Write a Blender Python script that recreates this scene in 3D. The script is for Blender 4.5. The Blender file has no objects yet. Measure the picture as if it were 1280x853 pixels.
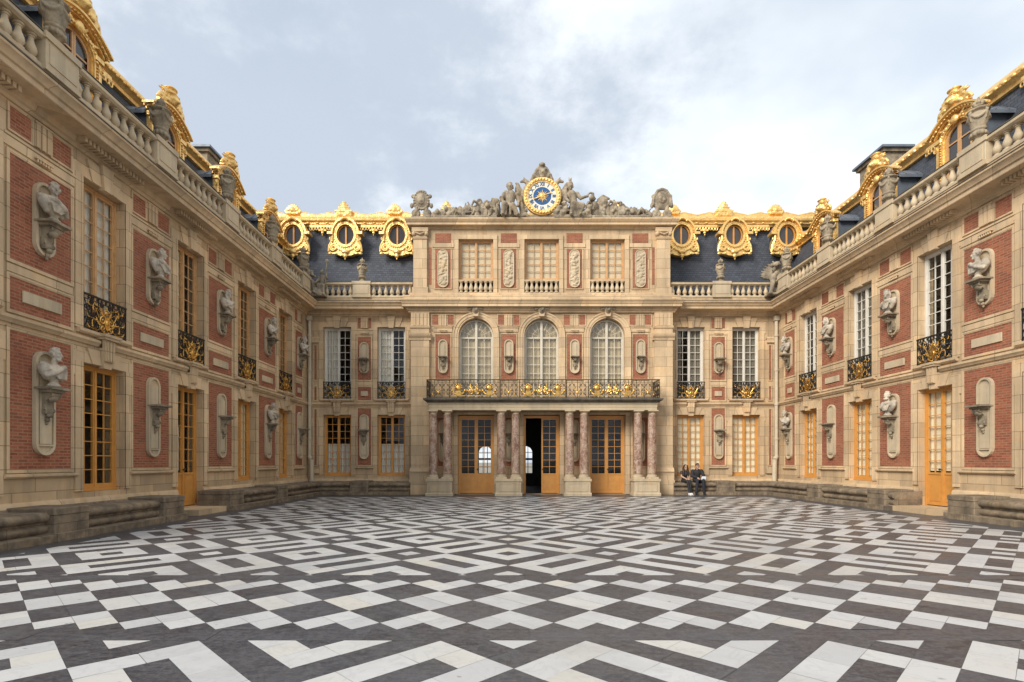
import bpy, bmesh, math, random
from mathutils import Vector, Matrix, noise, Euler

R = math.radians
PI = math.pi
S = bpy.context.scene
COL = S.collection
rnd = random.Random(7)

# ------------------------------------------------------------------ mesh builder
class MB:
    """Collects solids (boxes, prisms, mouldings, lathes, tubes, ellipsoids) for ONE mesh."""
    def __init__(s):
        s.v = []; s.f = []; s.M = None
    def add(s, vs, fs):
        o = len(s.v)
        if s.M is not None:
            vs = [s.M @ Vector(p) for p in vs]
        s.v += [tuple(p) for p in vs]
        s.f += [tuple(i + o for i in f) for f in fs]
        return s
    def quad(s, a, b, c, d):
        return s.add([a, b, c, d], [(0, 1, 2, 3)])
    def box(s, x0, x1, y0, y1, z0, z1):
        return s.add([(x0,y0,z0),(x1,y0,z0),(x1,y1,z0),(x0,y1,z0),(x0,y0,z1),(x1,y0,z1),(x1,y1,z1),(x0,y1,z1)],
                     [(0,3,2,1),(4,5,6,7),(0,1,5,4),(1,2,6,5),(2,3,7,6),(3,0,4,7)])
    def cbox(s, x0, x1, y0, y1, z0, z1, c=.012):
        """box with chamfered vertical and top edges"""
        def loop(i, z):
            return [(x0+i+c,y0+i,z),(x1-i-c,y0+i,z),(x1-i,y0+i+c,z),(x1-i,y1-i-c,z),(x1-i-c,y1-i,z),(x0+i+c,y1-i,z),(x0+i,y1-i-c,z),(x0+i,y0+i+c,z)]
        vs = loop(0, z0) + loop(0, z1-c) + loop(c*.9, z1)
        fs = [tuple(range(7,-1,-1)), tuple(range(16,24))]
        for k in (0, 8):
            for i in range(8):
                j = (i+1) % 8
                fs.append((k+i, k+j, k+8+j, k+8+i))
        return s.add(vs, fs)
    def prism(s, poly, y0, y1):
        """polygon in (x, z) extruded along y"""
        n = len(poly)
        vs = [(x, y0, z) for x, z in poly] + [(x, y1, z) for x, z in poly]
        fs = [tuple(range(n)), tuple(range(2*n-1, n-1, -1))]
        for i in range(n):
            j = (i+1) % n
            fs.append((j, i, n+i, n+j))
        return s.add(vs, fs)
    def mold(s, prof, x0, x1, m0=0, m1=0):
        """closed profile of (outward d, z) run along x, ends mitred by m per unit of d"""
        n = len(prof)
        vs = [(x0+m0*d, -d, z) for d, z in prof] + [(x1-m1*d, -d, z) for d, z in prof]
        fs = [tuple(range(n)), tuple(range(2*n-1, n-1, -1))]
        for i in range(n):
            j = (i+1) % n
            fs.append((j, i, n+i, n+j))
        return s.add(vs, fs)
    def ring(s, outer, inner, y0, y1, closed=True):
        n = len(outer)
        vs = [(x,y0,z) for x,z in outer]+[(x,y0,z) for x,z in inner]+[(x,y1,z) for x,z in outer]+[(x,y1,z) for x,z in inner]
        fs = []
        for i in range(n if closed else n-1):
            j = (i+1) % n
            fs += [(i,j,n+j,n+i),(2*n+i,3*n+i,3*n+j,2*n+j),(i,2*n+i,2*n+j,j),(n+i,n+j,3*n+j,3*n+i)]
        if not closed:
            fs += [(0,n,3*n,2*n),(n-1,3*n-1,4*n-1,2*n-1)]
        return s.add(vs, fs)
    def lathe(s, prof, n=16, c=(0,0,0), sx=1, sy=1):
        vs = []; fs = []
        for r, z in prof:
            for i in range(n):
                a = 2*PI*i/n
                vs.append((c[0]+r*sx*math.cos(a), c[1]+r*sy*math.sin(a), c[2]+z))
        for k in range(len(prof)-1):
            for i in range(n):
                j = (i+1) % n
                fs.append((k*n+i, k*n+j, (k+1)*n+j, (k+1)*n+i))
        fs.append(tuple(range(n-1,-1,-1)))
        fs.append(tuple((len(prof)-1)*n+i for i in range(n)))
        return s.add(vs, fs)
    def tube(s, pts, r, n=6, closed=False):
        pts = [Vector(p) for p in pts]
        m = len(pts)
        rr = r if isinstance(r, (list, tuple)) else [r]*m
        vs = []; fs = []
        up = None
        for k in range(m):
            if closed:
                t = pts[(k+1) % m]-pts[k-1]
            else:
                t = pts[min(k+1, m-1)]-pts[max(k-1, 0)]
            if t.length < 1e-9: t = Vector((0,0,1))
            t.normalize()
            if up is None:
                up = Vector((0,1,0)) if abs(t.y) < .9 else Vector((1,0,0))
            u = (up - t*up.dot(t))
            if u.length < 1e-6:
                u = t.orthogonal()
            u.normalize(); w = t.cross(u); up = u
            for i in range(n):
                a = 2*PI*i/n
                vs.append(pts[k]+(u*math.cos(a)+w*math.sin(a))*rr[k])
        for k in range(m if closed else m-1):
            q = (k+1) % m
            for i in range(n):
                j = (i+1) % n
                fs.append((k*n+i, k*n+j, q*n+j, q*n+i))
        if not closed:
            fs.append(tuple(range(n-1,-1,-1)))
            fs.append(tuple((m-1)*n+i for i in range(n)))
        return s.add(vs, fs)
    def ell(s, c, r, rot=None, n=12, m=8):
        if not isinstance(r, (list, tuple)): r = (r, r, r)
        c = Vector(c)
        Q = Euler([R(a) for a in rot]).to_matrix() if rot else None
        vs = []; fs = []
        def P(x, y, z):
            p = Vector((x*r[0], y*r[1], z*r[2]))
            return c + (Q @ p if Q else p)
        vs.append(P(0,0,-1))
        for k in range(1, m):
            a = -PI/2+PI*k/m
            for i in range(n):
                b = 2*PI*i/n
                vs.append(P(math.cos(a)*math.cos(b), math.cos(a)*math.sin(b), math.sin(a)))
        vs.append(P(0,0,1))
        for i in range(n):
            fs.append((0, 1+(i+1) % n, 1+i))
            fs.append((len(vs)-1, 1+(m-2)*n+i, 1+(m-2)*n+(i+1) % n))
        for k in range(m-2):
            for i in range(n):
                j = (i+1) % n
                fs.append((1+k*n+i, 1+k*n+j, 1+(k+1)*n+j, 1+(k+1)*n+i))
        return s.add(vs, fs)
    def cap(s, p, q, r1, r2=None, n=10):
        """tapered capsule"""
        r2 = r1 if r2 is None else r2
        s.ell(p, r1, n=n, m=6); s.ell(q, r2, n=n, m=6)
        return s.tube([p, q], [r1, r2], n)
    def chain(s, pts, rs, n=10):
        for i in range(len(pts)-1):
            s.cap(pts[i], pts[i+1], rs[i], rs[i+1], n)
        return s
    def scroll(s, cx, cz, r0, r1, a0, turns, tr=.012, y=0, n=5, steps=None, flip=1):
        """spiral rod in the x-z plane"""
        steps = steps or max(8, int(abs(turns)*14))
        pts = []
        for i in range(steps+1):
            t = i/steps
            a = a0+turns*2*PI*t
            r = r0+(r1-r0)*t
            pts.append((cx+flip*r*math.cos(a), y, cz+r*math.sin(a)))
        return s.tube(pts, tr, n)
    def mesh(s, name, mat, smooth=None):
        me = bpy.data.meshes.new(name)
        me.from_pydata(s.v, [], s.f)
        if mat is not None:
            me.materials.append(mat)
        if smooth is not None:
            me.polygons.foreach_set('use_smooth', [True]*len(me.polygons))
            me.set_sharp_from_angle(angle=R(smooth))
        me.update()
        return me
    def build(s, name, mat, parent=None, loc=(0,0,0), rz=0, smooth=None):
        return obj(name, s.mesh(name, mat, smooth), parent, loc, rz)

def obj(name, me, parent=None, loc=(0,0,0), rz=0, scale=None):
    o = bpy.data.objects.new(name, me)
    COL.objects.link(o)
    if parent is not None:
        o.parent = parent
    o.location = loc
    if rz:
        o.rotation_euler = (0,0,rz)
    if scale:
        o.scale = scale
    return o

def tag(o, label, cat, group=None, kind=None):
    if label: o['label'] = label
    if cat: o['category'] = cat
    if group: o['group'] = group
    if kind: o['kind'] = kind
    return o

def thing(name, label, cat, loc=(0,0,0), rz=0, group=None):
    o = bpy.data.objects.new(name, None)
    o.empty_display_size = .3
    COL.objects.link(o)
    o.location = loc
    o.rotation_euler = (0,0,rz)
    return tag(o, label, cat, group)

def sculpt(mb, name, mat, voxel=.02, rough=0.0, rscale=6.0, smooth_it=2):
    """fuse the collected shapes into one carved surface"""
    me = mb.mesh(name, None)
    o = bpy.data.objects.new(name, me); COL.objects.link(o)
    m = o.modifiers.new('r', 'REMESH'); m.mode = 'VOXEL'; m.voxel_size = voxel
    if smooth_it:
        k = o.modifiers.new('s', 'SMOOTH'); k.factor = .5; k.iterations = smooth_it
    dg = bpy.context.evaluated_depsgraph_get()
    out = bpy.data.meshes.new_from_object(o.evaluated_get(dg))
    bpy.data.objects.remove(o); bpy.data.meshes.remove(me)
    out.name = name
    out.materials.clear(); out.materials.append(mat)
    if rough:
        ns = [v.normal.copy() for v in out.vertices]
        for v, nn in zip(out.vertices, ns):
            v.co += nn*rough*noise.noise(v.co*rscale)
    out.polygons.foreach_set('use_smooth', [True]*len(out.polygons))
    out.update()
    return out

def arch(hw, z0, zs, n=14, rz=None):
    """open loop: bottom-left, up and round a half circle (or ellipse), bottom-right"""
    rz = hw if rz is None else rz
    p = [(-hw, z0)]
    for i in range(n+1):
        a = PI-PI*i/n
        p.append((hw*math.cos(a), zs+rz*math.sin(a)))
    p.append((hw, z0))
    return p

def oval(rx, rz, cx=0, cz=0, n=24):
    return [(cx+rx*math.cos(2*PI*i/n), cz+rz*math.sin(2*PI*i/n)) for i in range(n)]

def capsule_loop(hw, z0, z1, n=8):
    """tablet with round ends"""
    p = []
    for i in range(n+1):
        a = PI*i/n
        p.append((hw*math.cos(a), z1-hw+hw*math.sin(a)))
    for i in range(n+1):
        a = PI+PI*i/n
        p.append((hw*math.cos(a), z0+hw+hw*math.sin(a)))
    return p

# ------------------------------------------------------------------ materials
class NT:
    def __init__(s, name):
        s.m = bpy.data.materials.new(name); s.m.use_nodes = True
        s.t = s.m.node_tree; s.b = s.t.nodes['Principled BSDF']
    def n(s, typ, **kw):
        x = s.t.nodes.new(typ)
        for k, v in kw.items():
            if k.startswith('i_'):
                key = k[2:].replace('_', ' ')
                x.inputs[int(key) if key.isdigit() else key].default_value = v
            else:
                setattr(x, k, v)
        return x
    def l(s, a, b):
        s.t.links.new(a, b)
    def math(s, op, a, b=None):
        x = s.n('ShaderNodeMath', operation=op)
        for i, v in enumerate((a, b)):
            if v is None: continue
            if isinstance(v, (int, float)): x.inputs[i].default_value = v
            else: s.l(v, x.inputs[i])
        return x.outputs[0]
    def mix(s, fac, a, b, blend='MIX'):
        x = s.n('ShaderNodeMix', data_type='RGBA', blend_type=blend)
        for sock, v in ((x.inputs[0], fac), (x.inputs[6], a), (x.inputs[7], b)):
            if isinstance(v, (int, float)): sock.default_value = v
            elif isinstance(v, (tuple, list)): sock.default_value = tuple(v)+((1,) if len(v) == 3 else ())
            else: s.l(v, sock)
        return x.outputs[2]
    def ramp(s, fac, stops):
        x = s.n('ShaderNodeValToRGB')
        e = x.color_ramp.elements
        while len(e) < len(stops): e.new(.5)
        for el, (p, c) in zip(e, stops):
            el.position = p
            el.color = (c, c, c, 1) if isinstance(c, (int, float)) else tuple(c)+(1,)
        s.l(fac, x.inputs[0])
        return x.outputs[0]
    def coords(s, rand=False):
        tc = s.n('ShaderNodeTexCoord')
        v = tc.outputs['Object']
        if rand:
            oi = s.n('ShaderNodeObjectInfo')
            a = s.n('ShaderNodeVectorMath', operation='ADD')
            k = s.math('MULTIPLY', oi.outputs['Random'], 37.0)
            c = s.n('ShaderNodeCombineXYZ'); s.l(k, c.inputs[0]); s.l(k, c.inputs[1]); s.l(k, c.inputs[2])
            s.l(v, a.inputs[0]); s.l(c.outputs[0], a.inputs[1])
            v = a.outputs[0]
        return v
    def flat(s, v):
        """(x+y, z, 0) so that courses run level on every vertical face"""
        q = s.n('ShaderNodeSeparateXYZ'); s.l(v, q.inputs[0])
        c = s.n('ShaderNodeCombineXYZ')
        s.l(s.math('ADD', q.outputs[0], q.outputs[1]), c.inputs[0]); s.l(q.outputs[2], c.inputs[1])
        return c.outputs[0]
    def noise(s, v, scale, detail=4, rough=.55, stretch=None):
        if stretch:
            mp = s.n('ShaderNodeMapping'); mp.inputs['Scale'].default_value = stretch
            s.l(v, mp.inputs[0]); v = mp.outputs[0]
        x = s.n('ShaderNodeTexNoise'); x.inputs['Scale'].default_value = scale
        x.inputs['Detail'].default_value = detail; x.inputs['Roughness'].default_value = rough
        s.l(v, x.inputs['Vector'])
        return x.outputs[0]
    def bump(s, h, strength=.3, dist=.01, prev=None):
        x = s.n('ShaderNodeBump'); x.inputs['Strength'].default_value = strength; x.inputs['Distance'].default_value = dist
        s.l(h, x.inputs['Height'])
        if prev is not None: s.l(prev, x.inputs['Normal'])
        return x.outputs[0]
    def out(s, col=None, rough=None, normal=None, **kw):
        for key, v in (('Base Color', col), ('Roughness', rough), ('Normal', normal)):
            if v is None: continue
            if isinstance(v, (int, float)): s.b.inputs[key].default_value = v
            elif isinstance(v, (tuple, list)): s.b.inputs[key].default_value = tuple(v)+(1,)
            else: s.l(v, s.b.inputs[key])
        for k, v in kw.items():
            s.b.inputs[k.replace('_', ' ')].default_value = v
        return s.m

def mul(c, k): return tuple(x*k for x in c)

def stone_mat(name, col, blocks=None, stain=.35, grime=(.12,.10,.08), bump=.35, rand=False, soot=0.0):
    t = NT(name)
    v = t.coords(rand)
    big = t.noise(v, .55, 5, .6)
    fine = t.noise(v, 9, 6, .65)
    streak = t.noise(v, 1.0, 5, .6, (5.0, 5.0, .35))
    c = t.mix(t.ramp(big, [(.3, 0), (.7, 1)]), mul(col, .72), mul(col, 1.14))
    # ochre patches of the natural stone
    c = t.mix(t.math('MULTIPLY', t.ramp(t.noise(v, 1.7, 4, .6), [(.52, 0), (.72, 1)]), .55), c, (col[0]*1.08, col[1]*.92, col[2]*.70))
    c = t.mix(t.math('MULTIPLY', t.ramp(fine, [(.35, 0), (.75, 1)]), .35), c, mul(col, .70))
    nrm = None
    if blocks:
        br = t.n('ShaderNodeTexBrick', offset=.5)
        t.l(t.flat(v), br.inputs['Vector'])
        br.inputs['Color1'].default_value = (.72,.71,.70,1); br.inputs['Color2'].default_value = (1.12,1.10,1.06,1)
        br.inputs['Mortar'].default_value = (.36,.32,.27,1)
        br.inputs['Scale'].default_value = 1; br.inputs['Mortar Size'].default_value = .008
        br.inputs['Brick Width'].default_value = blocks[0]; br.inputs['Row Height'].default_value = blocks[1]
        br.inputs['Bias'].default_value = .1
        c = t.mix(.75, c, br.outputs[0], 'MULTIPLY')
        nrm = t.bump(br.outputs['Fac'], -.5, .006)
    c = t.mix(t.math('MULTIPLY', t.ramp(streak, [(.47, 0), (.72, 1)]), stain), c, grime)
    if soot:
        so = t.noise(v, 3.2, 6, .7)
        c = t.mix(t.math('MULTIPLY', t.ramp(so, [(.42, 0), (.62, 1)]), soot), c, (.035,.032,.028))
    nrm = t.bump(t.noise(v, 22, 6, .7), bump, .008, nrm)
    return t.out(c, .82, nrm)

def brick_mat(name, c1, c2, mortar):
    t = NT(name)
    v = t.coords(True)
    f = t.flat(v)
    br = t.n('ShaderNodeTexBrick', offset=.5)
    w = t.n('ShaderNodeMapping'); t.l(f, w.inputs[0])
    t.l(w.outputs[0], br.inputs['Vector'])
    br.inputs['Color1'].default_value = c1+(1,); br.inputs['Color2'].default_value = c2+(1,)
    br.inputs['Mortar'].default_value = mortar+(1,)
    br.inputs['Scale'].default_value = 1; br.inputs['Mortar Size'].default_value = .009
    br.inputs['Brick Width'].default_value = .195; br.inputs['Row Height'].default_value = .060
    br.inputs['Bias'].default_value = -.05
    c = t.mix(t.math('MULTIPLY', t.ramp(t.noise(v, 1.3, 5, .6), [(.4, 0), (.7, 1)]), .5), br.outputs[0], mul(c1, .62))
    c = t.mix(t.math('MULTIPLY', t.ramp(t.noise(v, 14, 5, .7), [(.45, 0), (.8, 1)]), .4), c, mul(c2, 1.5))
    # a few dark, burnt bricks
    br2 = t.n('ShaderNodeTexBrick', offset=.5)
    t.l(w.outputs[0], br2.inputs['Vector'])
    br2.inputs['Color1'].default_value = (0,0,0,1); br2.inputs['Color2'].default_value = (1,1,1,1); br2.inputs['Mortar'].default_value = (0,0,0,1)
    br2.inputs['Scale'].default_value = 1; br2.inputs['Mortar Size'].default_value = .009
    br2.inputs['Brick Width'].default_value = .195; br2.inputs['Row Height'].default_value = .060
    dk = t.ramp(br2.outputs[0], [(.78, 0), (.95, 1)])
    c = t.mix(t.math('MULTIPLY', dk, .55), c, (.10,.045,.032))
    nrm = t.bump(br.outputs['Fac'], -.6, .006)
    nrm = t.bump(t.noise(v, 40, 4, .7), .25, .005, nrm)
    return t.out(c, .85, nrm)

def plain_mat(name, col, rough=.5, var=.25, metallic=0.0, nscale=5, bump=0.0, bscale=30, rand=True, spec=.5):
    t = NT(name)
    v = t.coords(rand)
    n = t.noise(v, nscale, 5, .6)
    c = t.mix(t.ramp(n, [(.3, 0), (.7, 1)]), mul(col, 1-var), mul(col, 1+var*.6))
    nr = t.bump(t.noise(v, bscale, 5, .65), bump, .01) if bump else None
    rg = t.n('ShaderNodeMapRange'); t.l(t.noise(v, nscale*2.3, 4), rg.inputs[0])
    rg.inputs[3].default_value = max(.03, rough-.1); rg.inputs[4].default_value = min(1, rough+.1)
    return t.out(c, rg.outputs[0], nr, Metallic=metallic, Specular_IOR_Level=spec)

STONE = (.57,.415,.25)
M = {}
M['stone'] = stone_mat('limestone', STONE, (.95,.42), .42, (.17,.13,.09))
M['trim'] = stone_mat('limestone_moulding', (.64,.475,.295), (1.3,.42), .34, (.17,.13,.09))
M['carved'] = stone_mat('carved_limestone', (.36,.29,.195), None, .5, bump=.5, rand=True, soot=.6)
M['grey_carved'] = stone_mat('weathered_sculpture', (.40,.325,.225), None, .5, bump=.7, rand=True, soot=.62)
M['urn'] = stone_mat('urn_stone', (.42,.34,.23), None, .4, bump=.5, rand=True, soot=.5)
M['bust'] = stone_mat('bust_marble', (.58,.505,.40), None, .55, (.10,.08,.065), .4, rand=True, soot=.34)
M['pale_stone'] = stone_mat('pale_stone', (.56,.45,.30), None, .3, rand=True)
M['bench'] = stone_mat('bench_stone', (.29,.22,.145), (1.6,.31), .6, (.04,.036,.03), .7, soot=.55)
M['bench_step'] = stone_mat('step_stone', (.22,.18,.13), (1.3,.5), .5, (.05,.045,.04), .6, soot=.4)
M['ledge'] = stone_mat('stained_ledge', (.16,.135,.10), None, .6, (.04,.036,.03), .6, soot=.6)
M['brick'] = brick_mat('red_brick', (.225,.058,.028), (.39,.126,.060), (.31,.185,.11))
M['interior'] = plain_mat('interior_plaster', (.16,.13,.10), .8)
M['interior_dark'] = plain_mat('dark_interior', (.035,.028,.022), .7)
M['orange'] = plain_mat('ochre_paint', (.58,.268,.062), .42, .12, bump=.06)
M['pale_orange'] = plain_mat('faded_ochre_paint', (.56,.315,.135), .5, .2, nscale=9, bump=.06)
M['white'] = plain_mat('cream_paint', (.66,.62,.54), .45, .1, bump=.05)
M['muntin'] = plain_mat('pale_glazing_bar', (.56,.42,.24), .5, .15)
M['curtain'] = plain_mat('white_curtain', (.62,.58,.50), .8, .08, nscale=2)
M['net'] = plain_mat('net_curtain', (.17,.145,.11), .8, .25, nscale=2)
M['red'] = plain_mat('red_curtain', (.16,.022,.03), .8, .2)
M['shutter'] = plain_mat('inner_shutter', (.84,.74,.54), .6, .1)
M['iron'] = plain_mat('wrought_iron', (.022,.020,.019), .45, .3, .3)
def gold_mat():
    t = NT('gilding'); v = t.coords(True)
    vo = t.n('ShaderNodeTexVoronoi'); vo.feature = 'SMOOTH_F1'; vo.inputs['Scale'].default_value = 11; t.l(v, vo.inputs['Vector'])
    vo2 = t.n('ShaderNodeTexVoronoi'); vo2.feature = 'SMOOTH_F1'; vo2.inputs['Scale'].default_value = 26; t.l(v, vo2.inputs['Vector'])
    n1 = t.noise(v, 5, 5, .65)
    c = t.mix(t.ramp(n1, [(.3, 0), (.7, 1)]), (.74,.465,.145), (.99,.68,.27))
    worn = t.noise(v, 13, 6, .7)
    c = t.mix(t.math('MULTIPLY', t.ramp(worn, [(.56, 0), (.70, 1)]), .6), c, (.30,.17,.05))
    nr = t.bump(vo.outputs[0], .45, .03); nr = t.bump(vo2.outputs[0], .45, .012, nr); nr = t.bump(t.noise(v, 30, 4), .3, .006, nr)
    return t.out(c, .42, nr, Metallic=.62)
M['gold'] = gold_mat()
M['balcony_iron'] = plain_mat('bronzed_iron', (.075,.052,.03), .45, .4, .4, nscale=14)
M['gold_iron'] = plain_mat('gilt_iron', (.72,.43,.12), .36, .45, 1.0, nscale=14)
M['lead'] = plain_mat('lead_sheet', (.15,.175,.21), .5, .25, .2, nscale=3, bump=.1)
M['gap_shade'] = plain_mat('gap_shade_dark', (.030,.028,.026), .8, .3)  # near-black colour standing in for shade seen between the balusters
M['pipe'] = plain_mat('cream_pipe_paint', (.50,.42,.30), .5, .12)
M['window_grey'] = plain_mat('grey_window_paint', (.60,.54,.43), .5, .12)
M['arch_curtain'] = plain_mat('arch_curtain', (.50,.385,.245), .8, .12, nscale=2)
M['blind'] = plain_mat('linen_blind', (.66,.535,.36), .8, .12)
M['marble_pink'] = None

def slate_mat():
    t = NT('slate_roof')
    v = t.coords()
    br = t.n('ShaderNodeTexBrick', offset=.5); t.l(t.flat(v), br.inputs['Vector'])
    br.inputs['Color1'].default_value = (.050,.057,.072,1); br.inputs['Color2'].default_value = (.080,.090,.110,1)
    br.inputs['Mortar'].default_value = (.02,.022,.027,1); br.inputs['Scale'].default_value = 1
    br.inputs['Mortar Size'].default_value = .008; br.inputs['Brick Width'].default_value = .20; br.inputs['Row Height'].default_value = .11
    c = t.mix(t.math('MULTIPLY', t.ramp(t.noise(v, 1.2, 5), [(.4, 0), (.7, 1)]), .4), br.outputs[0], (.06,.062,.075))
    return t.out(c, .68, t.bump(br.outputs['Fac'], -.7, .01), Specular_IOR_Level=.3)
M['slate'] = slate_mat()

def marble_mat():
    t = NT('rose_marble')
    v = t.coords(True)
    n1 = t.noise(v, 3.5, 8, .7, (1.3, 1.3, .8))
    n2 = t.n('ShaderNodeTexNoise'); n2.inputs['Scale'].default_value = 7; n2.inputs['Detail'].default_value = 8; n2.inputs['Distortion'].default_value = 1.6
    t.l(v, n2.inputs['Vector'])
    c = t.ramp(n1, [(.30, (.15,.072,.050)), (.47, (.27,.155,.105)), (.60, (.40,.285,.20)), (.75, (.21,.125,.09))])
    c = t.mix(t.math('MULTIPLY', t.ramp(n2.outputs[0], [(.52, 0), (.58, 1), (.66, 0)]), .6), c, (.60,.50,.42))
    return t.out(c, .32)
M['marble_pink'] = marble_mat()

def glass_mat():
    t = NT('window_glass')
    o = t.t.nodes['Material Output']
    tr = t.n('ShaderNodeBsdfTransparent'); tr.inputs[0].default_value = (.95,.96,.94,1)
    gl = t.n('ShaderNodeBsdfGlossy'); gl.inputs['Roughness'].default_value = .03
    v = t.coords(True)
    t.l(t.bump(t.noise(v, 2.2, 2), .05, .03), gl.inputs['Normal'])
    lw = t.n('ShaderNodeLayerWeight'); lw.inputs[0].default_value = .5
    mx = t.n('ShaderNodeMixShader')
    t.l(t.math('ADD', t.math('MULTIPLY', t.math('POWER', lw.outputs['Facing'], 4.0), .85), .042), mx.inputs[0])
    t.l(tr.outputs[0], mx.inputs[1]); t.l(gl.outputs[0], mx.inputs[2])
    t.l(mx.outputs[0], o.inputs[0])
    return t.m
M['glass'] = glass_mat()
# ------------------------------------------------------------------ camera, sky, sun
cam = bpy.data.cameras.new('camera'); co = bpy.data.objects.new('camera', cam); COL.objects.link(co)
co.location = (0, 0, 1.4); co.rotation_euler = (R(90), 0, 0)
cam.sensor_width = 36; cam.lens = 36*670/1280
cam.shift_x = 4/1280; cam.shift_y = 151/1280
cam.clip_start = .05; cam.clip_end = 3000
S.camera = co
S.view_settings.view_transform = 'Standard'; S.view_settings.look = 'None'
S.view_settings.gamma = 1; S.view_settings.exposure = EXPOSURE = 0.55
S.cycles.use_denoising = True
S.cycles.max_bounces = 7; S.cycles.diffuse_bounces = 4; S.cycles.glossy_bounces = 4; S.cycles.transparent_max_bounces = 12
S.cycles.sample_clamp_indirect = 6

SUN_EL, SUN_AZ = 33, 222     # degrees; azimuth clockwise from +Y (behind the camera, to its left)
w = bpy.data.worlds.new('World'); S.world = w; w.use_nodes = True
nt = w.node_tree
for nd in list(nt.nodes): nt.nodes.remove(nd)
def wn(t, **kw):
    x = nt.nodes.new(t)
    for k, v in kw.items(): setattr(x, k, v)
    return x
def wm(op, a, b=None, clamp=False):
    x = wn('ShaderNodeMath', operation=op); x.use_clamp = clamp
    for i, v in enumerate((a, b)):
        if v is None: continue
        if isinstance(v, (int, float)): x.inputs[i].default_value = v
        else: nt.links.new(v, x.inputs[i])
    return x.outputs[0]
def wmix(f, a, b):
    x = wn('ShaderNodeMix', data_type='RGBA')
    for sk, v in ((x.inputs[0], f), (x.inputs[6], a), (x.inputs[7], b)):
        if isinstance(v, (int, float)): sk.default_value = v
        elif isinstance(v, tuple): sk.default_value = v+(1,)
        else: nt.links.new(v, sk)
    return x.outputs[2]
def wramp(f, stops):
    x = wn('ShaderNodeValToRGB'); e = x.color_ramp.elements
    while len(e) < len(stops): e.new(.5)
    for el, (p, c) in zip(e, stops): el.position = p; el.color = (c, c, c, 1)
    x.color_ramp.interpolation = 'EASE'
    nt.links.new(f, x.inputs[0]); return x.outputs[0]
sky = wn('ShaderNodeTexSky', sky_type='NISHITA'); sky.sun_disc = False
sky.sun_elevation = R(SUN_EL); sky.sun_rotation = R(SUN_AZ)
sky.air_density = 1.0; sky.dust_density = 2.0; sky.ozone_density = 1.0
tc = wn('ShaderNodeTexCoord'); sep = wn('ShaderNodeSeparateXYZ'); nt.links.new(tc.outputs['Generated'], sep.inputs[0])
zz = wm('ADD', wm('MAXIMUM', sep.outputs[2], 0.0), .28)
cmb = wn('ShaderNodeCombineXYZ')
nt.links.new(wm('DIVIDE', sep.outputs[0], zz), cmb.inputs[0]); nt.links.new(wm('DIVIDE', sep.outputs[1], zz), cmb.inputs[1])
def wnoise(scale, detail, off, rough=.55):
    mp = wn('ShaderNodeMapping'); mp.inputs['Location'].default_value = off
    nt.links.new(cmb.outputs[0], mp.inputs[0])
    x = wn('ShaderNodeTexNoise'); x.inputs['Scale'].default_value = scale; x.inputs['Detail'].default_value = detail; x.inputs['Roughness'].default_value = rough
    nt.links.new(mp.outputs[0], x.inputs['Vector']); return x.outputs[0]
cover = wramp(wm('ADD', wnoise(1.5, 5, (3.1, 1.7, 0), .5), wm('MULTIPLY', sep.outputs[0], -.06)), [(.30, .35), (.55, 1.0)])
shade = wramp(wm('ADD', wnoise(1.5, 8, (.4, 5.2, 2.0), .62), wm('MULTIPLY', sep.outputs[0], .26)), [(.38, 0.0), (.58, 1.0)])
cloud = wmix(shade, (3.85, 4.35, 5.1), (6.9, 7.25, 7.55))
thin = wmix(.45, sky.outputs[0], (6.1, 6.9, 7.5))
bg = wn('ShaderNodeBackground'); bg.inputs[1].default_value = .108
nt.links.new(wmix(cover, thin, cloud), bg.inputs[0])
wo = wn('ShaderNodeOutputWorld'); nt.links.new(bg.outputs[0], wo.inputs[0])

sun = bpy.data.lights.new('sun', 'SUN'); so = bpy.data.objects.new('sun', sun); COL.objects.link(so)
sun.energy = 3.0; sun.angle = R(26); sun.color = (1.0, .945, .86)
az, el = R(SUN_AZ), R(SUN_EL)
d = Vector((math.sin(az)*math.cos(el), math.cos(az)*math.cos(el), math.sin(el)))
so.rotation_euler = d.to_track_quat('Z', 'Y').to_euler()
so.location = (0, -10, 30)

# ------------------------------------------------------------------ ground and paving
XL, XR, YB = -8.81, 11.79, 23.5          # wall faces: left wing, right wing, back range
CX = 1.41                                # axis of the court
YP = 23.0                                # face of the central pavilion
gm = stone_mat('ground_setts', (.30,.27,.22), (.3,.2), .3)
g = MB(); g.quad((-900,-900,-.03),(900,-900,-.03),(900,900,-.03),(-900,900,-.03))
tag(g.build('ground', gm), 'bare stone ground spreading round the palace', 'ground', kind='structure')

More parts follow.
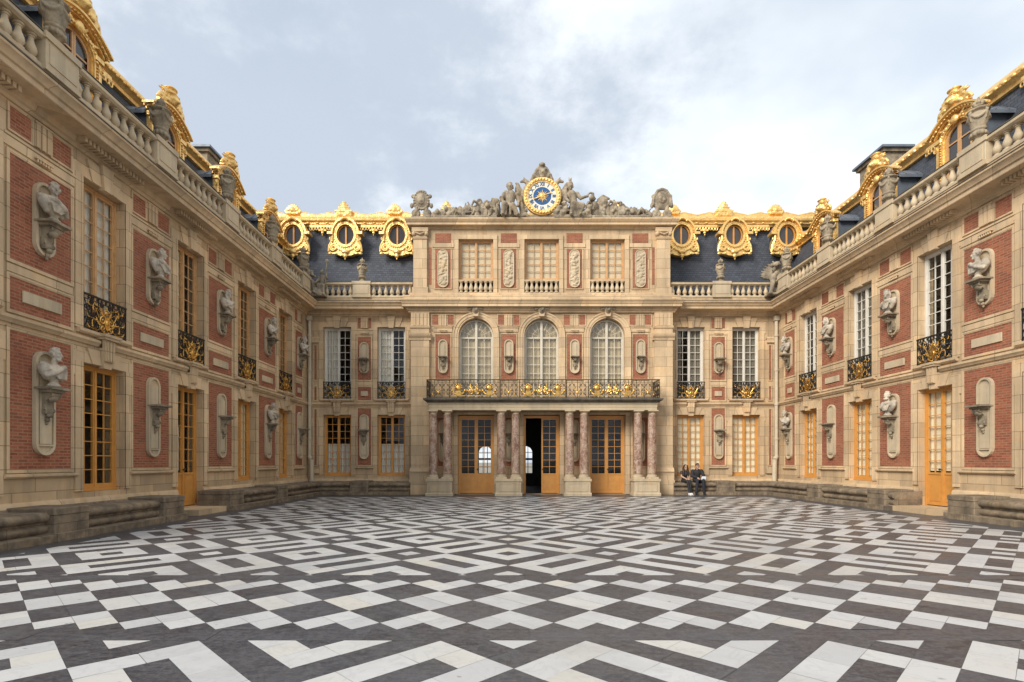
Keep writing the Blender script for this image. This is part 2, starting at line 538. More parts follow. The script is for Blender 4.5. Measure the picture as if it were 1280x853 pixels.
def tile_mat(name, dark):
    t = NT(name)
    v = t.coords()
    at = t.n('ShaderNodeAttribute'); at.attribute_name = 'tint'; at.attribute_type = 'GEOMETRY'
    k = at.outputs['Fac']
    of = t.n('ShaderNodeCombineXYZ'); t.l(t.math('MULTIPLY', k, 31.0), of.inputs[0]); t.l(t.math('MULTIPLY', k, 57.0), of.inputs[1])
    ad = t.n('ShaderNodeVectorMath', operation='ADD'); t.l(v, ad.inputs[0]); t.l(of.outputs[0], ad.inputs[1])
    v2 = ad.outputs[0]
    n1 = t.noise(v2, 2.2, 6, .65)
    n2 = t.noise(v2, 16, 5, .7)
    if dark:
        c = t.mix(k, (.022,.024,.032), (.047,.049,.059))
        c = t.mix(t.math('MULTIPLY', t.ramp(n1, [(.45, 0), (.75, 1)]), .55), c, (.085,.085,.093))
        w1 = t.noise(v2, 5, 7, .75, (1, 3.2, 1))
        c = t.mix(t.math('MULTIPLY', t.ramp(w1, [(.50, 0), (.53, 1), (.57, 0)]), .5), c, (.15,.148,.15))
        sc = t.noise(v2, 38, 6, .75)
        c = t.mix(t.math('MULTIPLY', t.ramp(sc, [(.54, 0), (.68, 1)]), .55), c, (.16,.155,.155))
        c = t.mix(t.math('MULTIPLY', t.ramp(n2, [(.46, 0), (.66, 1)]), .55), c, (.115,.11,.112))
    else:
        vn = t.n('ShaderNodeTexNoise'); vn.inputs['Scale'].default_value = 3.0; vn.inputs['Detail'].default_value = 7
        vn.inputs['Distortion'].default_value = 1.4; t.l(v2, vn.inputs['Vector'])
        c = t.ramp(k, [(0, (.45,.45,.45)), (.5, (.52,.52,.515)), (.88, (.53,.52,.49)), (1, (.53,.505,.45))])
        c = t.mix(t.math('MULTIPLY', t.ramp(vn.outputs[0], [(.47, 0), (.50, 1), (.54, 0)]), .30), c, (.36,.355,.36))
        c = t.mix(t.math('MULTIPLY', t.ramp(n1, [(.5, 0), (.75, 1)]), .3), c, (.40,.38,.35))
        c = t.mix(t.math('MULTIPLY', t.ramp(n2, [(.6, 0), (.8, 1)]), .3), c, (.36,.34,.31))
    # worn, trodden grime that crosses the joints
    gr = t.noise(v, .35, 6, .65)
    c = t.mix(t.math('MULTIPLY', t.ramp(gr, [(.46, 0), (.70, 1)]), .38), c, (.135,.13,.125))
    sp = t.noise(v, 7, 3, .5)
    c = t.mix(t.math('MULTIPLY', t.ramp(sp, [(.70, 0), (.74, 1)]), .55), c, (.07,.065,.06))
    rg = t.n('ShaderNodeMapRange'); t.l(n1, rg.inputs[0]); rg.inputs[1].default_value = .3; rg.inputs[2].default_value = .7
    rg.inputs[3].default_value = .28; rg.inputs[4].default_value = .5
    return t.out(c, rg.outputs[0], t.bump(n2, .12, .004))
TM = [tile_mat('white_marble_paving', False), tile_mat('dark_marble_paving', True),
      plain_mat('paving_bed', (.24,.23,.215), .9)]

W8 = .2677
K2 = W8/math.sqrt(2)
tiles = []          # (polygon [(x,y)], is_dark)
def clip(poly, box):
    x0, x1, y0, y1 = box
    for axis, lim, sgn in ((0, x0, 1), (0, x1, -1), (1, y0, 1), (1, y1, -1)):
        out = []
        for i in range(len(poly)):
            a, b = poly[i-1], poly[i]
            da, db = (a[axis]-lim)*sgn, (b[axis]-lim)*sgn
            if (da < 0) != (db < 0):
                t = da/(da-db)
                out.append((a[0]+(b[0]-a[0])*t, a[1]+(b[1]-a[1])*t))
            if db >= 0: out.append(b)
        poly = out
        if not poly: break
    return poly
GAP = .0014/W8
def put(V, p0, p1, q0, q1, dark, box):
    c = [(p0+GAP,q0+GAP),(p1-GAP,q0+GAP),(p1-GAP,q1-GAP),(p0+GAP,q1-GAP)]
    pl = clip([(V[0]+(p-q)*K2, V[1]+(p+q)*K2) for p, q in c], box)
    if len(pl) >= 3:
        ar = abs(sum(pl[i-1][0]*pl[i][1]-pl[i][0]*pl[i-1][1] for i in range(len(pl))))/2
        if ar > 2e-4: tiles.append((pl, dark))
def split(V, p0, p1, q0, q1, dark, box):
    lp, lq = p1-p0, q1-q0
    if max(lp, lq) > 2.01:
        n = 2 if max(lp, lq) < 4.1 else 3
        if dark and max(lp, lq) > 4.1: n = 2
        cuts = [0]+sorted((i+rnd.uniform(-.12, .12))/n for i in range(1, n))+[1]
        for a, b in zip(cuts, cuts[1:]):
            if lp >= lq: put(V, p0+lp*a, p0+lp*b, q0, q1, dark, box)
            else: put(V, p0, p1, q0+lq*a, q0+lq*b, dark, box)
    else: put(V, p0, p1, q0, q1, dark, box)
def rings(V, a0, a1, b0, b1, dark, box):
    while a1-a0 > .5 and b1-b0 > .5:
        if min(a1-a0, b1-b0) < 1.5:
            split(V, a0, a1, b0, b1, dark, box); break
        split(V, a0, a1, b0, b0+1, dark, box); split(V, a0, a1, b1-1, b1, dark, box)
        split(V, a0, a0+1, b0+1, b1-1, dark, box); split(V, a1-1, a1, b0+1, b1-1, dark, box)
        a0 += 1; a1 -= 1; b0 += 1; b1 -= 1; dark = not dark
def carpet(V, box, phase):
    """the great interlaced carpet of 5- and 3-unit squares set diagonally"""
    x0, x1, y0, y1 = box
    reach = int((max(abs(x0-V[0]), abs(x1-V[0]))+max(abs(y0-V[1]), abs(y1-V[1])))/W8)+10
    k = -(reach//8)-2
    seq = []
    while k*8 < reach:
        seq.append((k*8+phase, k*8+phase+5, True)); seq.append((k*8+phase+5, k*8+phase+8, False)); k += 1
    for a0, a1, A in seq:
        for b0, b1, B in seq:
            cx, cy = V[0]+((a0+a1)-(b0+b1))/2*K2, V[1]+((a0+a1)+(b0+b1))/2*K2
            if x0-1.2 < cx < x1+1.2 and y0-1.2 < cy < y1+1.2:
                rings(V, a0, a1, b0, b1, A == B, box)
PX0, PX1 = -7.45, 10.27
carpet((-.01, 7.243), (PX0, PX1, 6.62, 21.35), 0)
carpet((.035, 3.63), (PX0, PX1, -6.0, 4.20), 3)
band = (PX0, PX1, 4.48, 6.36)
V = (.012, 5.80)
for i in range(-24, 25):
    for j in range(-24, 25):
        cx, cy = V[0]+(2*i-2*j)*K2, V[1]+(2*i+2*j+2)*K2
        if not (PX0-1 < cx < PX1+1 and 4.0 < cy < 6.9): continue
        if (i+j) % 2 == 0:
            if abs(cy-5.43) < .1:
                put(V, 2*i, 2*i+1, 2*j, 2*j+2, False, band); put(V, 2*i+1, 2*i+2, 2*j, 2*j+2, False, band)
            else:
                top = cy > 5.8
                for a in (0, 1):
                    for b in (0, 1):
                        put(V, 2*i+a, 2*i+a+1, 2*j+b, 2*j+b+1, (a+b == 2) if top else (a+b == 0), band)
        else:
            put(V, 2*i, 2*i+1, 2*j, 2*j+2, True, band); put(V, 2*i+1, 2*i+2, 2*j, 2*j+2, True, band)
def slabs(x0, x1, y0, y1, along_x):
    a, b = (x0, x1) if along_x else (y0, y1)
    p = a
    while p < b-.05:
        q = min(b, p+rnd.uniform(.9, 1.7))
        if b-q < .4: q = b
        gp = .0014
        if along_x: tiles.append(([(p+gp,y0+gp),(q-gp,y0+gp),(q-gp,y1-gp),(p+gp,y1-gp)], True))
        else: tiles.append(([(x0+gp,p+gp),(x1-gp,p+gp),(x1-gp,q-gp),(x0+gp,q-gp)], True))
        p = q
slabs(PX0, PX1, 4.20, 4.48, True); slabs(PX0, PX1, 6.36, 6.62, True)
for xa, xb in ((XL, -8.1), (-8.1, PX0), (PX1, 11.0), (11.0, XR)): slabs(xa, xb, -6, 23.5, False)
for ya, yb in ((21.35, 22.1), (22.1, 22.9), (22.9, 23.5)): slabs(PX0, PX1, ya, yb, True)

pv, pf, pm, pt = [], [], [], []
def chipped(pl):
    """some corners are broken off, some edges worn out of true"""
    out = []
    for i, p in enumerate(pl):
        a, b = pl[i-1], pl[(i+1) % len(pl)]
        if rnd.random() < .05:
            k = rnd.uniform(.004, .014)
            for q in (a, b):
                L = math.hypot(q[0]-p[0], q[1]-p[1]); t = min(.3, k*rnd.uniform(.6,1.4)/max(L,1e-4))
                out.append((p[0]+(q[0]-p[0])*t, p[1]+(q[1]-p[1])*t))
        else: out.append((p[0]+rnd.gauss(0,.0004), p[1]+rnd.gauss(0,.0004)))
    return out
for pl, dark in tiles:
    pl = chipped(pl)
    cx = sum(p[0] for p in pl)/len(pl); cy = sum(p[1] for p in pl)/len(pl)
    tx, ty = rnd.gauss(0, .0022), rnd.gauss(0, .0022)
    o = len(pv)
    for x, y in pl: pv.append((x, y, tx*(x-cx)+ty*(y-cy)))
    pf.append(tuple(range(o, o+len(pl)))); pm.append(1 if dark else 0); pt.append(rnd.random())
o = len(pv)
pv += [(XL,-6,-.006),(XR,-6,-.006),(XR,23.5,-.006),(XL,23.5,-.006)]; pf.append((o,o+1,o+2,o+3)); pm.append(2); pt.append(.5)
me = bpy.data.meshes.new('courtyard_paving'); me.from_pydata(pv, [], pf)
for m_ in TM: me.materials.append(m_)
me.polygons.foreach_set('material_index', pm)
at = me.attributes.new('tint', 'FLOAT', 'FACE'); at.data.foreach_set('value', pt)
me.update()
tag(obj('courtyard_paving', me), 'courtyard floor of black and white marble laid in diagonal squares', 'paving', kind='structure')
# ------------------------------------------------------------------ shared architectural modules (local x along the wall, -y towards the court)
CACHE = {}
def cached(key, fn):
    if key not in CACHE: CACHE[key] = fn()
    return CACHE[key]

def sweep(mb, path, prof):
    """closed profile (d, z) swept along a plan path (x, y); outward is to the right of travel; corners mitred"""
    pts = [Vector(p) for p in path]; n = len(prof); m = len(pts); vs = []
    for i in range(m):
        def nor(a, b):
            t = (b-a).normalized(); return Vector((t.y, -t.x))
        if i == 0: nn = nor(pts[0], pts[1])
        elif i == m-1: nn = nor(pts[-2], pts[-1])
        else:
            a, b = nor(pts[i-1], pts[i]), nor(pts[i], pts[i+1])
            nn = a+b; nn = nn/max(.2, nn.dot(a))
        vs += [(pts[i].x+nn.x*d, pts[i].y+nn.y*d, z) for d, z in prof]
    fs = [tuple(range(n)), tuple(range(m*n-1, (m-1)*n-1, -1))]
    for k in range(m-1):
        for i in range(n):
            j = (i+1) % n
            fs.append((k*n+j, k*n+i, (k+1)*n+i, (k+1)*n+j))
    return mb.add(vs, fs)

def wall_with_holes(mb, x0, x1, z0, z1, holes, th):
    xs = sorted({x0, x1, *[h[0] for h in holes], *[h[1] for h in holes]})
    zs = sorted({z0, z1, *[h[2] for h in holes], *[h[3] for h in holes]})
    for xa, xb in zip(xs, xs[1:]):
        for za, zb in zip(zs, zs[1:]):
            cx, cz = (xa+xb)/2, (za+zb)/2
            if any(h[0] < cx < h[1] and h[2] < cz < h[3] for h in holes): continue
            mb.quad((xa,0,za),(xb,0,za),(xb,0,zb),(xa,0,zb)); mb.quad((xa,th,za),(xa,th,zb),(xb,th,zb),(xb,th,za))
    for a, b, c, d_ in holes:
        mb.quad((a,0,c),(a,th,c),(a,th,d_),(a,0,d_)); mb.quad((b,0,c),(b,0,d_),(b,th,d_),(b,th,c))
        mb.quad((a,0,d_),(a,th,d_),(b,th,d_),(b,0,d_)); mb.quad((a,0,c),(b,0,c),(b,th,c),(a,th,c))
    mb.quad((x0,0,z0),(x0,0,z1),(x0,th,z1),(x0,th,z0)); mb.quad((x1,0,z0),(x1,th,z0),(x1,th,z1),(x1,0,z1))
    mb.quad((x0,0,z1),(x1,0,z1),(x1,th,z1),(x0,th,z1))

# -- windows and doors -------------------------------------------------------
def leaf_mb(mb, x0, x1, z0, z1, cols, rows, st=.05, bar=.020, panel=0.0):
    """one casement leaf: stiles, rails, glazing bars, optional solid lower panel"""
    mb.box(x0, x0+st, -.025, .03, z0, z1); mb.box(x1-st, x1, -.025, .03, z0, z1)
    mb.box(x0+st, x1-st, -.025, .03, z1-st, z1); mb.box(x0+st, x1-st, -.025, .03, z0, z0+st*1.3)
    zb = z0+st*1.3
    if panel:
        mb.box(x0+st, x1-st, -.025, .03, z0+panel-.06, z0+panel)
        mb.box(x0+st, x1-st, -.005, .02, zb, z0+panel-.06)
        mb.box(x0+st+.05, x1-st-.05, -.016, -.005, zb+.05, z0+panel-.11)
        zb = z0+panel
    gx0, gx1, gz0, gz1 = x0+st, x1-st, zb, z1-st
    for i in range(1, cols):
        x = gx0+(gx1-gx0)*i/cols
        mb.box(x-bar/2, x+bar/2, -.014, .016, gz0, gz1)
    for k in range(1, rows):
        z = gz0+(gz1-gz0)*k/rows
        mb.box(gx0, gx1, -.012, .014, z-bar/2, z+bar/2)
    return gx0, gx1, gz0, gz1

def casement_mesh(w_, h, rows, mat, panel=0.0, cols=2, shut=True, name='window'):
    def f():
        mb = MB(); hw = w_/2; fr = .055
        mb.box(-hw, -hw+fr, -.045, .05, 0, h); mb.box(hw-fr, hw, -.045, .05, 0, h)
        mb.box(-hw+fr, hw-fr, -.045, .05, h-fr, h)
        if not panel: mb.box(-hw-.0, hw, -.075, .05, -.04, .0); mb.box(-hw+fr, hw-fr, -.045, .05, 0, .05)
        z0 = .05 if not panel else .02
        leaf_mb(mb, -hw+fr, -.004, z0, h-fr, cols, rows, panel=panel)
        if shut: leaf_mb(mb, .004, hw-fr, z0, h-fr, cols, rows, panel=panel)
        mb.box(-.028, .028, -.04, -.02, z0, h-fr)
        return mb.mesh(name, mat)
    return cached(('case', w_, h, rows, mat.name, panel, cols, shut, name), f)

def pane_mesh(w_, z0, z1, cols=4):
    """old glass: every pane sits at its own slight tilt"""
    def f():
        mb = MB(); q = random.Random(int(w_*1000+z1*100)); n = max(1, round((z1-z0)/.34))
        for i in range(cols):
            for k in range(n):
                xa, xb = -w_/2+w_*i/cols, -w_/2+w_*(i+1)/cols; za, zb = z0+(z1-z0)*k/n, z0+(z1-z0)*(k+1)/n
                a, b = q.gauss(0,.010), q.gauss(0,.010)
                y = lambda x, z: .008+a*(x-(xa+xb)/2)+b*(z-(za+zb)/2)
                mb.quad(*[(x, y(x,z), z) for x, z in ((xa,za),(xb,za),(xb,zb),(xa,zb))])
        return mb.mesh('glass_pane', M['glass'])
    return cached(('pane', w_, z0, z1, cols), f)

def curtain_mesh(x0, x1, z0, z1, waves=5, amp=.012, mat='curtain'):
    def f():
        mb = MB(); n = 40; vs = []
        for i in range(n+1):
            t = i/n; x = x0+(x1-x0)*t; y = amp*math.sin(t*waves*2*PI)+amp*.5*math.sin(t*waves*5.1+1)
            vs += [(x,y,z0),(x,y,z1)]
        mb.add(vs, [(2*i,2*i+2,2*i+3,2*i+1) for i in range(n)])
        return mb.mesh('curtain', M[mat], 60)
    return cached(('cur', x0, x1, z0, z1, waves, amp, mat), f)

def shutter_mesh(x0, x1, z0, z1):
    def f():
        mb = MB(); mb.box(x0, x1, 0, .03, z0, z1)
        n = max(1, round((z1-z0)/1.0))
        for k in range(n):
            a = z0+(z1-z0)*k/n+.07; b = z0+(z1-z0)*(k+1)/n-.07
            mb.ring([(x0+.06,a),(x1-.06,a),(x1-.06,b),(x0+.06,b)], [(x0+.09,a+.03),(x1-.09,a+.03),(x1-.09,b-.03),(x0+.09,b-.03)], -.012, 0)
        return mb.mesh('inner_shutter', M['shutter'])
    return cached(('shut', x0, x1, z0, z1), f)

def put_window(root, c, z, w_, h, rows, mat, screens=(), y=.21, panel=0.0, name='window'):
    o = obj(name, casement_mesh(w_, h, rows, M[mat], panel, name=name), root, (c, y, z))
    pz = .06+panel
    obj('glass_pane', pane_mesh(w_-.12, pz, h-.06), o)
    for s in screens:
        kind, x0, x1, z0, z1 = s
        if kind in ('net', 'red'): obj('curtain', curtain_mesh(x0, x1, z0, z1, mat=kind), o, (0,.062,0))
        elif kind == 'curtain': obj('curtain', curtain_mesh(x0, x1, z0, z1), o, (0,.062,0))
        else: obj('inner_shutter', shutter_mesh(x0, x1, z0, z1), o, (0,.07,0))
    if panel:
        obj('door_handle', cached('knob', lambda: MB().lathe([(.012,0),(.012,.03),(.028,.04),(.03,.06),(.015,.075)], 10).tube([(0,0,.05),(.09,0,.05)], .009, 6).mesh('door_handle', M['iron'], 40)), o, (-.03,-.03,1.02)).rotation_euler = (R(90),0,0)
    return o

# -- window guards -----------------------------------------------------------
def guard_iron():
    mb = MB(); hw = .615; h = .74
    mb.box(-hw, hw, -.022, .022, h-.025, h+.012); mb.box(-hw, hw, -.012, .012, .03, .05); mb.box(-hw, hw, -.012, .012, h-.11, h-.095)
    for x in (-hw+.01, -.40, -.20, .20, .40, hw-.01): mb.box(x-.009, x+.009, -.009, .009, 0, h-.02)
    for s in (1, -1):
        for cx, cz, r, a in ((.50,.20,.085,.2),(.50,.46,.085,-.3),(.30,.16,.075,.6),(.30,.36,.08,2.2),(.30,.54,.07,.4),(.12,.60,.06,1.0),(.12,.10,.055,2.6),(.41,.31,.05,1.4),(.40,.06,.045,.3),(.41,.585,.05,2.0),(.21,.45,.05,.8),(.20,.25,.05,2.9)):
            mb.scroll(s*cx, cz, r, .012, a, 1.5, .0145, flip=s, n=5, steps=16)
        mb.tube([(s*.58,0,.06),(s*.46,0,.33),(s*.58,0,.62)], .010, 5)
        mb.tube([(s*.22,0,.06),(s*.38,0,.26),(s*.22,0,.48),(s*.36,0,.62)], .010, 5)
    for i in range(9): mb.ell((-.48+.12*i, 0, h-.06), (.035,.012,.030), n=8, m=5)
    return mb.mesh('guard_railing', M['iron'], 40)
def leafy(mb, x, z, ang, ln, w_=.03, y=-.01):
    """a gilt acanthus leaf: row of flattened lobes along a bent spine"""
    sg = 1 if math.cos(ang) >= 0 else -1
    for i in range(5):
        t = i/4; a = ang+.9*t*sg
        px = x+ln*t*math.cos(ang+.45*t*sg); pz = z+ln*t*math.sin(ang+.45*t*sg)
        mb.ell((px, y, pz), (ln*.17, .014, w_*(1-.55*t)), (0, -math.degrees(a), 0), 8, 5)
def guard_gold():
    mb = MB()
    # crowned shield with interlaced scrolls
    mb.prism([(-.075,.40),(.075,.40),(.085,.22),(.05,.12),(0,.075),(-.05,.12),(-.085,.22)], -.035, -.012)
    mb.ell((0,-.03,.27), (.055,.025,.075), n=10, m=6)
    for i in range(5): mb.ell(((i-2)*.038, -.02, .535+.02*(2-abs(i-2))), (.018,.016,.024), n=8, m=5)
    mb.tube([(-.085,-.02,.47),(0,-.03,.45),(.085,-.02,.47)], .018, 6); mb.ell((0,-.02,.50), (.06,.02,.04), n=10, m=6)
    mb.ell((0,-.02,.61), (.02,.02,.03), n=8, m=5)
    for s in (1, -1):
        mb.scroll(s*.13, .30, .10, .02, PI*.5, -1.2, .018, -.02, 6, flip=s)
        mb.scroll(s*.12, .13, .07, .02, -PI*.6, 1.1, .016, -.02, 6, flip=s)
        leafy(mb, s*.10, .43, PI/2-s*.95, .15, .035); leafy(mb, s*.20, .20, PI/2-s*1.15, .16, .035); leafy(mb, s*.07, .05, PI/2-s*1.5, .16, .03)
        leafy(mb, s*.40, .50, PI/2-s*.4, .12, .026); leafy(mb, s*.42, .12, PI/2-s*.5, .13, .028)
        for (qx, qz, qa) in ((.53,.30,.3),(.53,.58,-.2),(.30,.62,.5),(.52,.07,.2),(.31,.28,.8)): leafy(mb, s*qx, qz, PI/2-s*(1.0+qa), .09, .022); mb.tube([(s*.05,-.016,.15+qz*.4),(s*qx*.6,-.018,qz-.03),(s*(qx+.03),-.012,qz+.01)], .007, 5)
        mb.tube([(s*.24,-.02,.34),(s*.33,-.02,.50)], .013, 6); mb.ell((s*.34,-.02,.52), .022, n=8, m=5)
    return mb.mesh('gilt_emblem', M['gold_iron'], 50)
def put_guard(root, c, z):
    o = obj('guard_railing', cached('guard', guard_iron), root, (c, -.05, z))
    obj('gilt_emblem', cached('guardg', guard_gold), o, scale=(.90,1,.92))
    return o

# -- brackets, plaques, tablets ---------------------------------------------
def bracket_mesh():
    mb = MB()
    mb.prism([(-.23,.50),(.23,.50),(.23,.53),(.20,.55),(-.20,.55),(-.23,.53)], -.36, -.03)
    mb.box(-.17,.17,-.28,-.03,.45,.502)
    # S-shaped console
    pts = [(-.03,.04),(-.11,.05),(-.13,.12),(-.10,.20),(-.13,.30),(-.24,.36),(-.27,.42),(-.24,.455),(-.03,.455)]
    n = len(pts)
    mb.add([(-.09,y,z) for y, z in pts]+[(.09,y,z) for y, z in pts], [tuple(range(n)), tuple(range(2*n-1,n-1,-1))]+[((i+1) % n, i, n+i, n+(i+1) % n) for i in range(n)])
    for s in (-1, 1):
        mb.tube([(s*.10,-.235+.035*math.cos(a*.7),.405+.035*math.sin(a*.7)) for a in range(9)], .014, 6)
        mb.tube([(s*.10,-.115+.028*math.cos(a*.7),.115+.028*math.sin(a*.7)) for a in range(9)], .012, 6)
    mb.ell((0,-.20,.33), (.10,.04,.07), (35,0,0), 10, 6)
    mb.ell((0,-.125,.02), (.06,.05,.045), n=10, m=6); mb.ell((0,-.09,-.06), (.045,.04,.045), n=10, m=6); mb.ell((0,-.07,-.12), (.028,.03,.035), n=8, m=5)
    return mb.mesh('bracket', M['carved'], 40)

def plaque_mesh(hw, z0, z1, tall):
    def f():
        mb = MB()
        outer = capsule_loop(hw, z0, z1); inner = capsule_loop(hw-.05, z0+.05, z1-.05)
        mb.ring(outer, inner, -.085, -.005); mb.prism(inner, -.040, -.008)
        if tall:
            a, b = z0+hw*1.0, z1-hw*.95
            mb.box(-hw+.085, hw-.085, -.075, -.038, a, b)
            for zz in (a-.02, ): mb.box(-hw+.02, hw-.02, -.082, -.060, zz-.02, zz+.01)
        else:
            mb.box(-hw+.12, hw-.12, -.062, -.040, z0+hw*1.6, z1-hw*.9)
        return mb.mesh('niche_plaque', M['pale_stone'])
    return cached(('plq', hw, z0, z1), f)

def put_niche(root, c, z0, z1, shelf, hw=.25, tall=False, bs=1.0):
    o = obj('niche_plaque', plaque_mesh(hw, z0-(z0+z1)/2, z1-(z0+z1)/2, tall), root, (c, -.012, (z0+z1)/2))
    b = obj('bracket', cached('bracket', bracket_mesh), o, (0, -.02, shelf-.55*bs-(z0+z1)/2), scale=(bs, bs, bs))
    return o

def put_brick(root, T, x0, x1, z0, z1, frame=.05):
    wd, ht = x1-x0, z1-z0
    me = cached(('brk', round(wd,3), round(ht,3)), lambda: MB().box(-wd/2, wd/2, -.012, .0, -ht/2, ht/2).mesh('brick_panel', M['brick']))
    o = obj('brick_panel', me, root, ((x0+x1)/2, -.001, (z0+z1)/2))
    if frame:
        f = frame
        T.ring([(x0-f,z0-f),(x1+f,z0-f),(x1+f,z1+f),(x0-f,z1+f)], [(x0,z0),(x1,z0),(x1,z1),(x0,z1)], -.024, -.001)
        g_ = f*.45
        T.ring([(x0-f*1.25,z0-f*1.25),(x1+f*1.25,z0-f*1.25),(x1+f*1.25,z1+f*1.25),(x0-f*1.25,z1+f*1.25)], [(x0-g_,z0-g_),(x1+g_,z0-g_),(x1+g_,z1+g_),(x0-g_,z1+g_)], -.032, -.004)
    return o

def triglyph(T, c, z0, z1, hw=.17):
    for k in (-1, 0, 1):
        T.prism([(c+k*hw*.68-hw*.25,z0),(c+k*hw*.68+hw*.25,z0),(c+k*hw*.68+hw*.25,z1-.03),(c+k*hw*.68-hw*.25,z1-.03)], -.062, -.034)
    T.box(c-hw*1.05, c+hw*1.05, -.036, -.002, z0, z1); T.box(c-hw*1.12, c+hw*1.12, -.07, -.030, z1-.03, z1+.004)

def guttae(T, c, z, hw=.17):
    T.box(c-hw*1.1, c+hw*1.1, -.085, -.03, z+.03, z+.055)
    for i in range(6):
        x = c-hw*.85+hw*1.7*i/5
        T.lathe([(.020,-.03),(.013,.035)], 6, (x,-.065,z))

CORNICE = [(-.45,7.78),(.03,7.78),(.06,7.83),(.11,7.85),(.13,7.95),(.16,7.96),(.50,7.97),(.50,8.085),(.54,8.10),(.55,8.13),(.60,8.20),(.63,8.22),(.63,8.27),(.42,8.315),(.42,8.47),(-.45,8.47)]

def pier(B, c, hw, ground_niche=True, upper_niche=True, plq=.215):
    """brick-panelled pier between two windows"""
    r, T = B['root'], B['T']
    put_brick(r, T, c-hw, c+hw, 1.26, 3.74)
    T.mold([(0,1.10),(.05,1.10),(.085,1.13),(.085,1.165),(.055,1.18),(0,1.18)], c-hw-.13, c+hw+.13)
    put_brick(r, T, c-hw, c+hw, 4.10, 4.68)
    t_h = min(hw-.16, .42) if hw > .5 else .16
    obj('stone_tablet', cached(('tab', t_h), lambda: MB().cbox(-t_h, t_h, -.035, -.0, -.105, .105, .008).mesh('stone_tablet', M['pale_stone'])), r, (c, -.012, 4.39))
    T.box(c-hw-.05, c+hw+.05, -.018, -.003, 4.765, 4.905)
    put_brick(r, T, c-hw, c+hw, 4.99, 6.86)
    T.mold([(0,6.97),(.022,6.97),(.026,7.13),(.045,7.145),(.045,7.19),(0,7.19)], c-hw-.12, c+hw+.12)
    guttae(T, c, 7.055-.06)
    th = .17 if hw > .5 else .15
    if hw > .5:
        put_brick(r, T, c-hw, c-th*1.35, 7.28, 7.69, .035); put_brick(r, T, c+th*1.35, c+hw, 7.28, 7.69, .035)
    else:
        put_brick(r, T, c-hw, c-th*1.2, 7.26, 7.70, 0); put_brick(r, T, c+th*1.2, c+hw, 7.26, 7.70, 0)
    triglyph(T, c, 7.25, 7.72, th)
    if ground_niche: put_niche(r, c, 1.52, 3.48, 2.80, plq, True)
    if upper_niche: put_niche(r, c, 5.26, 6.64, 5.90, plq, False)

def voussoirs(T, c, hw, z, top, key=.10, proud=.05):
    T.prism([(c-.105,z-.05),(c+.105,z-.05),(c+.17,top),(c-.17,top)], -key, .02)
    for s in (1, -1):
        p = [(c+s*.112,z+.002),(c+s*.36,z+.002),(c+s*.50,top-.06),(c+s*.178,top-.06)]
        T.prism(p if s > 0 else p[::-1], -proud, .01)
        p = [(c+s*.366,z+.002),(c+s*(hw-.002),z+.002),(c+s*(hw+.16),z+.002),(c+s*(hw+.16),z+.20),(c+s*.46,z+.20)]
        T.prism(p if s > 0 else p[::-1], -proud*.62, .01)

def surround(T, c, hw, z0, z1, wd=.19):
    for s in (1, -1):
        a, b = sorted((c+s*(hw+.003), c+s*(hw+wd)))
        T.box(a, b, -.042, .0-.002, z0, z1-.001)
        a, b = sorted((c+s*(hw+.003), c+s*(hw+.05)))
        T.box(a, b, -.055, -.03, z0+.001, z1-.001)
        a, b = sorted((c+s*(hw+wd-.03), c+s*(hw+wd+.055)))
        T.box(a, b, -.03, -.002, z1-.28, z1+.22)
    T.box(c-hw-wd, c+hw+wd, -.028, -.002, z1+.205, z1+.235)

HW = .61
def bay(B, c, kind='window', upper='orange', lower_screens=(), upper_screens=(), dent=True):
    """one window bay: opening below, tall guarded window above"""
    r, T = B['root'], B['T']
    if kind == 'door':
        B['holes'].append((c-HW, c+HW, .16, 3.46))
        surround(T, c, HW, .74, 3.46)
        put_window(r, c, .165, 1.215, 3.29, 7, 'orange', lower_screens, panel=.92, name='door')
    else:
        B['holes'].append((c-HW, c+HW, .77, 3.46))
        surround(T, c, HW, .80, 3.46)
        put_window(r, c, .815, 1.215, 2.64, 8, 'orange', lower_screens)
    voussoirs(T, c, HW, 3.46, 3.84)
    # fluted console carrying the balcony sill
    T.prism([(c-.12,3.56),(c+.12,3.56),(c+.16,4.02),(c-.16,4.02)], -.15, -.09)
    for k in (-1, 0, 1): T.prism([(c+k*.075-.022,3.58),(c+k*.075+.022,3.58),(c+k*.092+.026,3.99),(c+k*.092-.026,3.99)], -.172, -.148)
    T.box(c-.21, c+.21, -.21, -.002, 4.02, 4.075); T.box(c-.25, c+.25, -.235, -.003, 4.075, 4.135)
    T.mold([(-.02,4.055),(.06,4.055),(.10,4.09),(.10,4.148),(-.02,4.148)], c-HW-.14, c+HW+.14)
    B['holes'].append((c-HW, c+HW, 4.16, 7.30))
    surround(T, c, HW, 4.15, 7.30)
    voussoirs(T, c, HW, 7.30, 7.765, .11)
    put_window(r, c, 4.20, 1.215, 3.09, 9, upper, upper_screens)
    put_guard(r, c, 4.155)
    if dent:
        D = MB()
        for i in range(-8, 9):
            D.box(c+i*.105-.032, c+i*.105+.032, -.30, -.12, 7.855, 7.955)
        D.box(c-.90, c+.90, -.20, -.10, 7.935, 7.957).build('dentil_trim', M['trim'], r)

def baluster_mesh(h=.44, r=.076):
    p = [(.075,0),(.075,.035),(.045,.05),(.04,.07),(.062,.10),(.078,.15),(.074,.20),(.045,.29),(.036,.35),(.036,.37),(.05,.38),(.05,.395),(.042,.405),(.07,.415),(.07,.44)]
    return MB().lathe([(a*r/.062, z*h/.44) for a, z in p], 10).mesh('baluster', M['pale_stone'], 45)

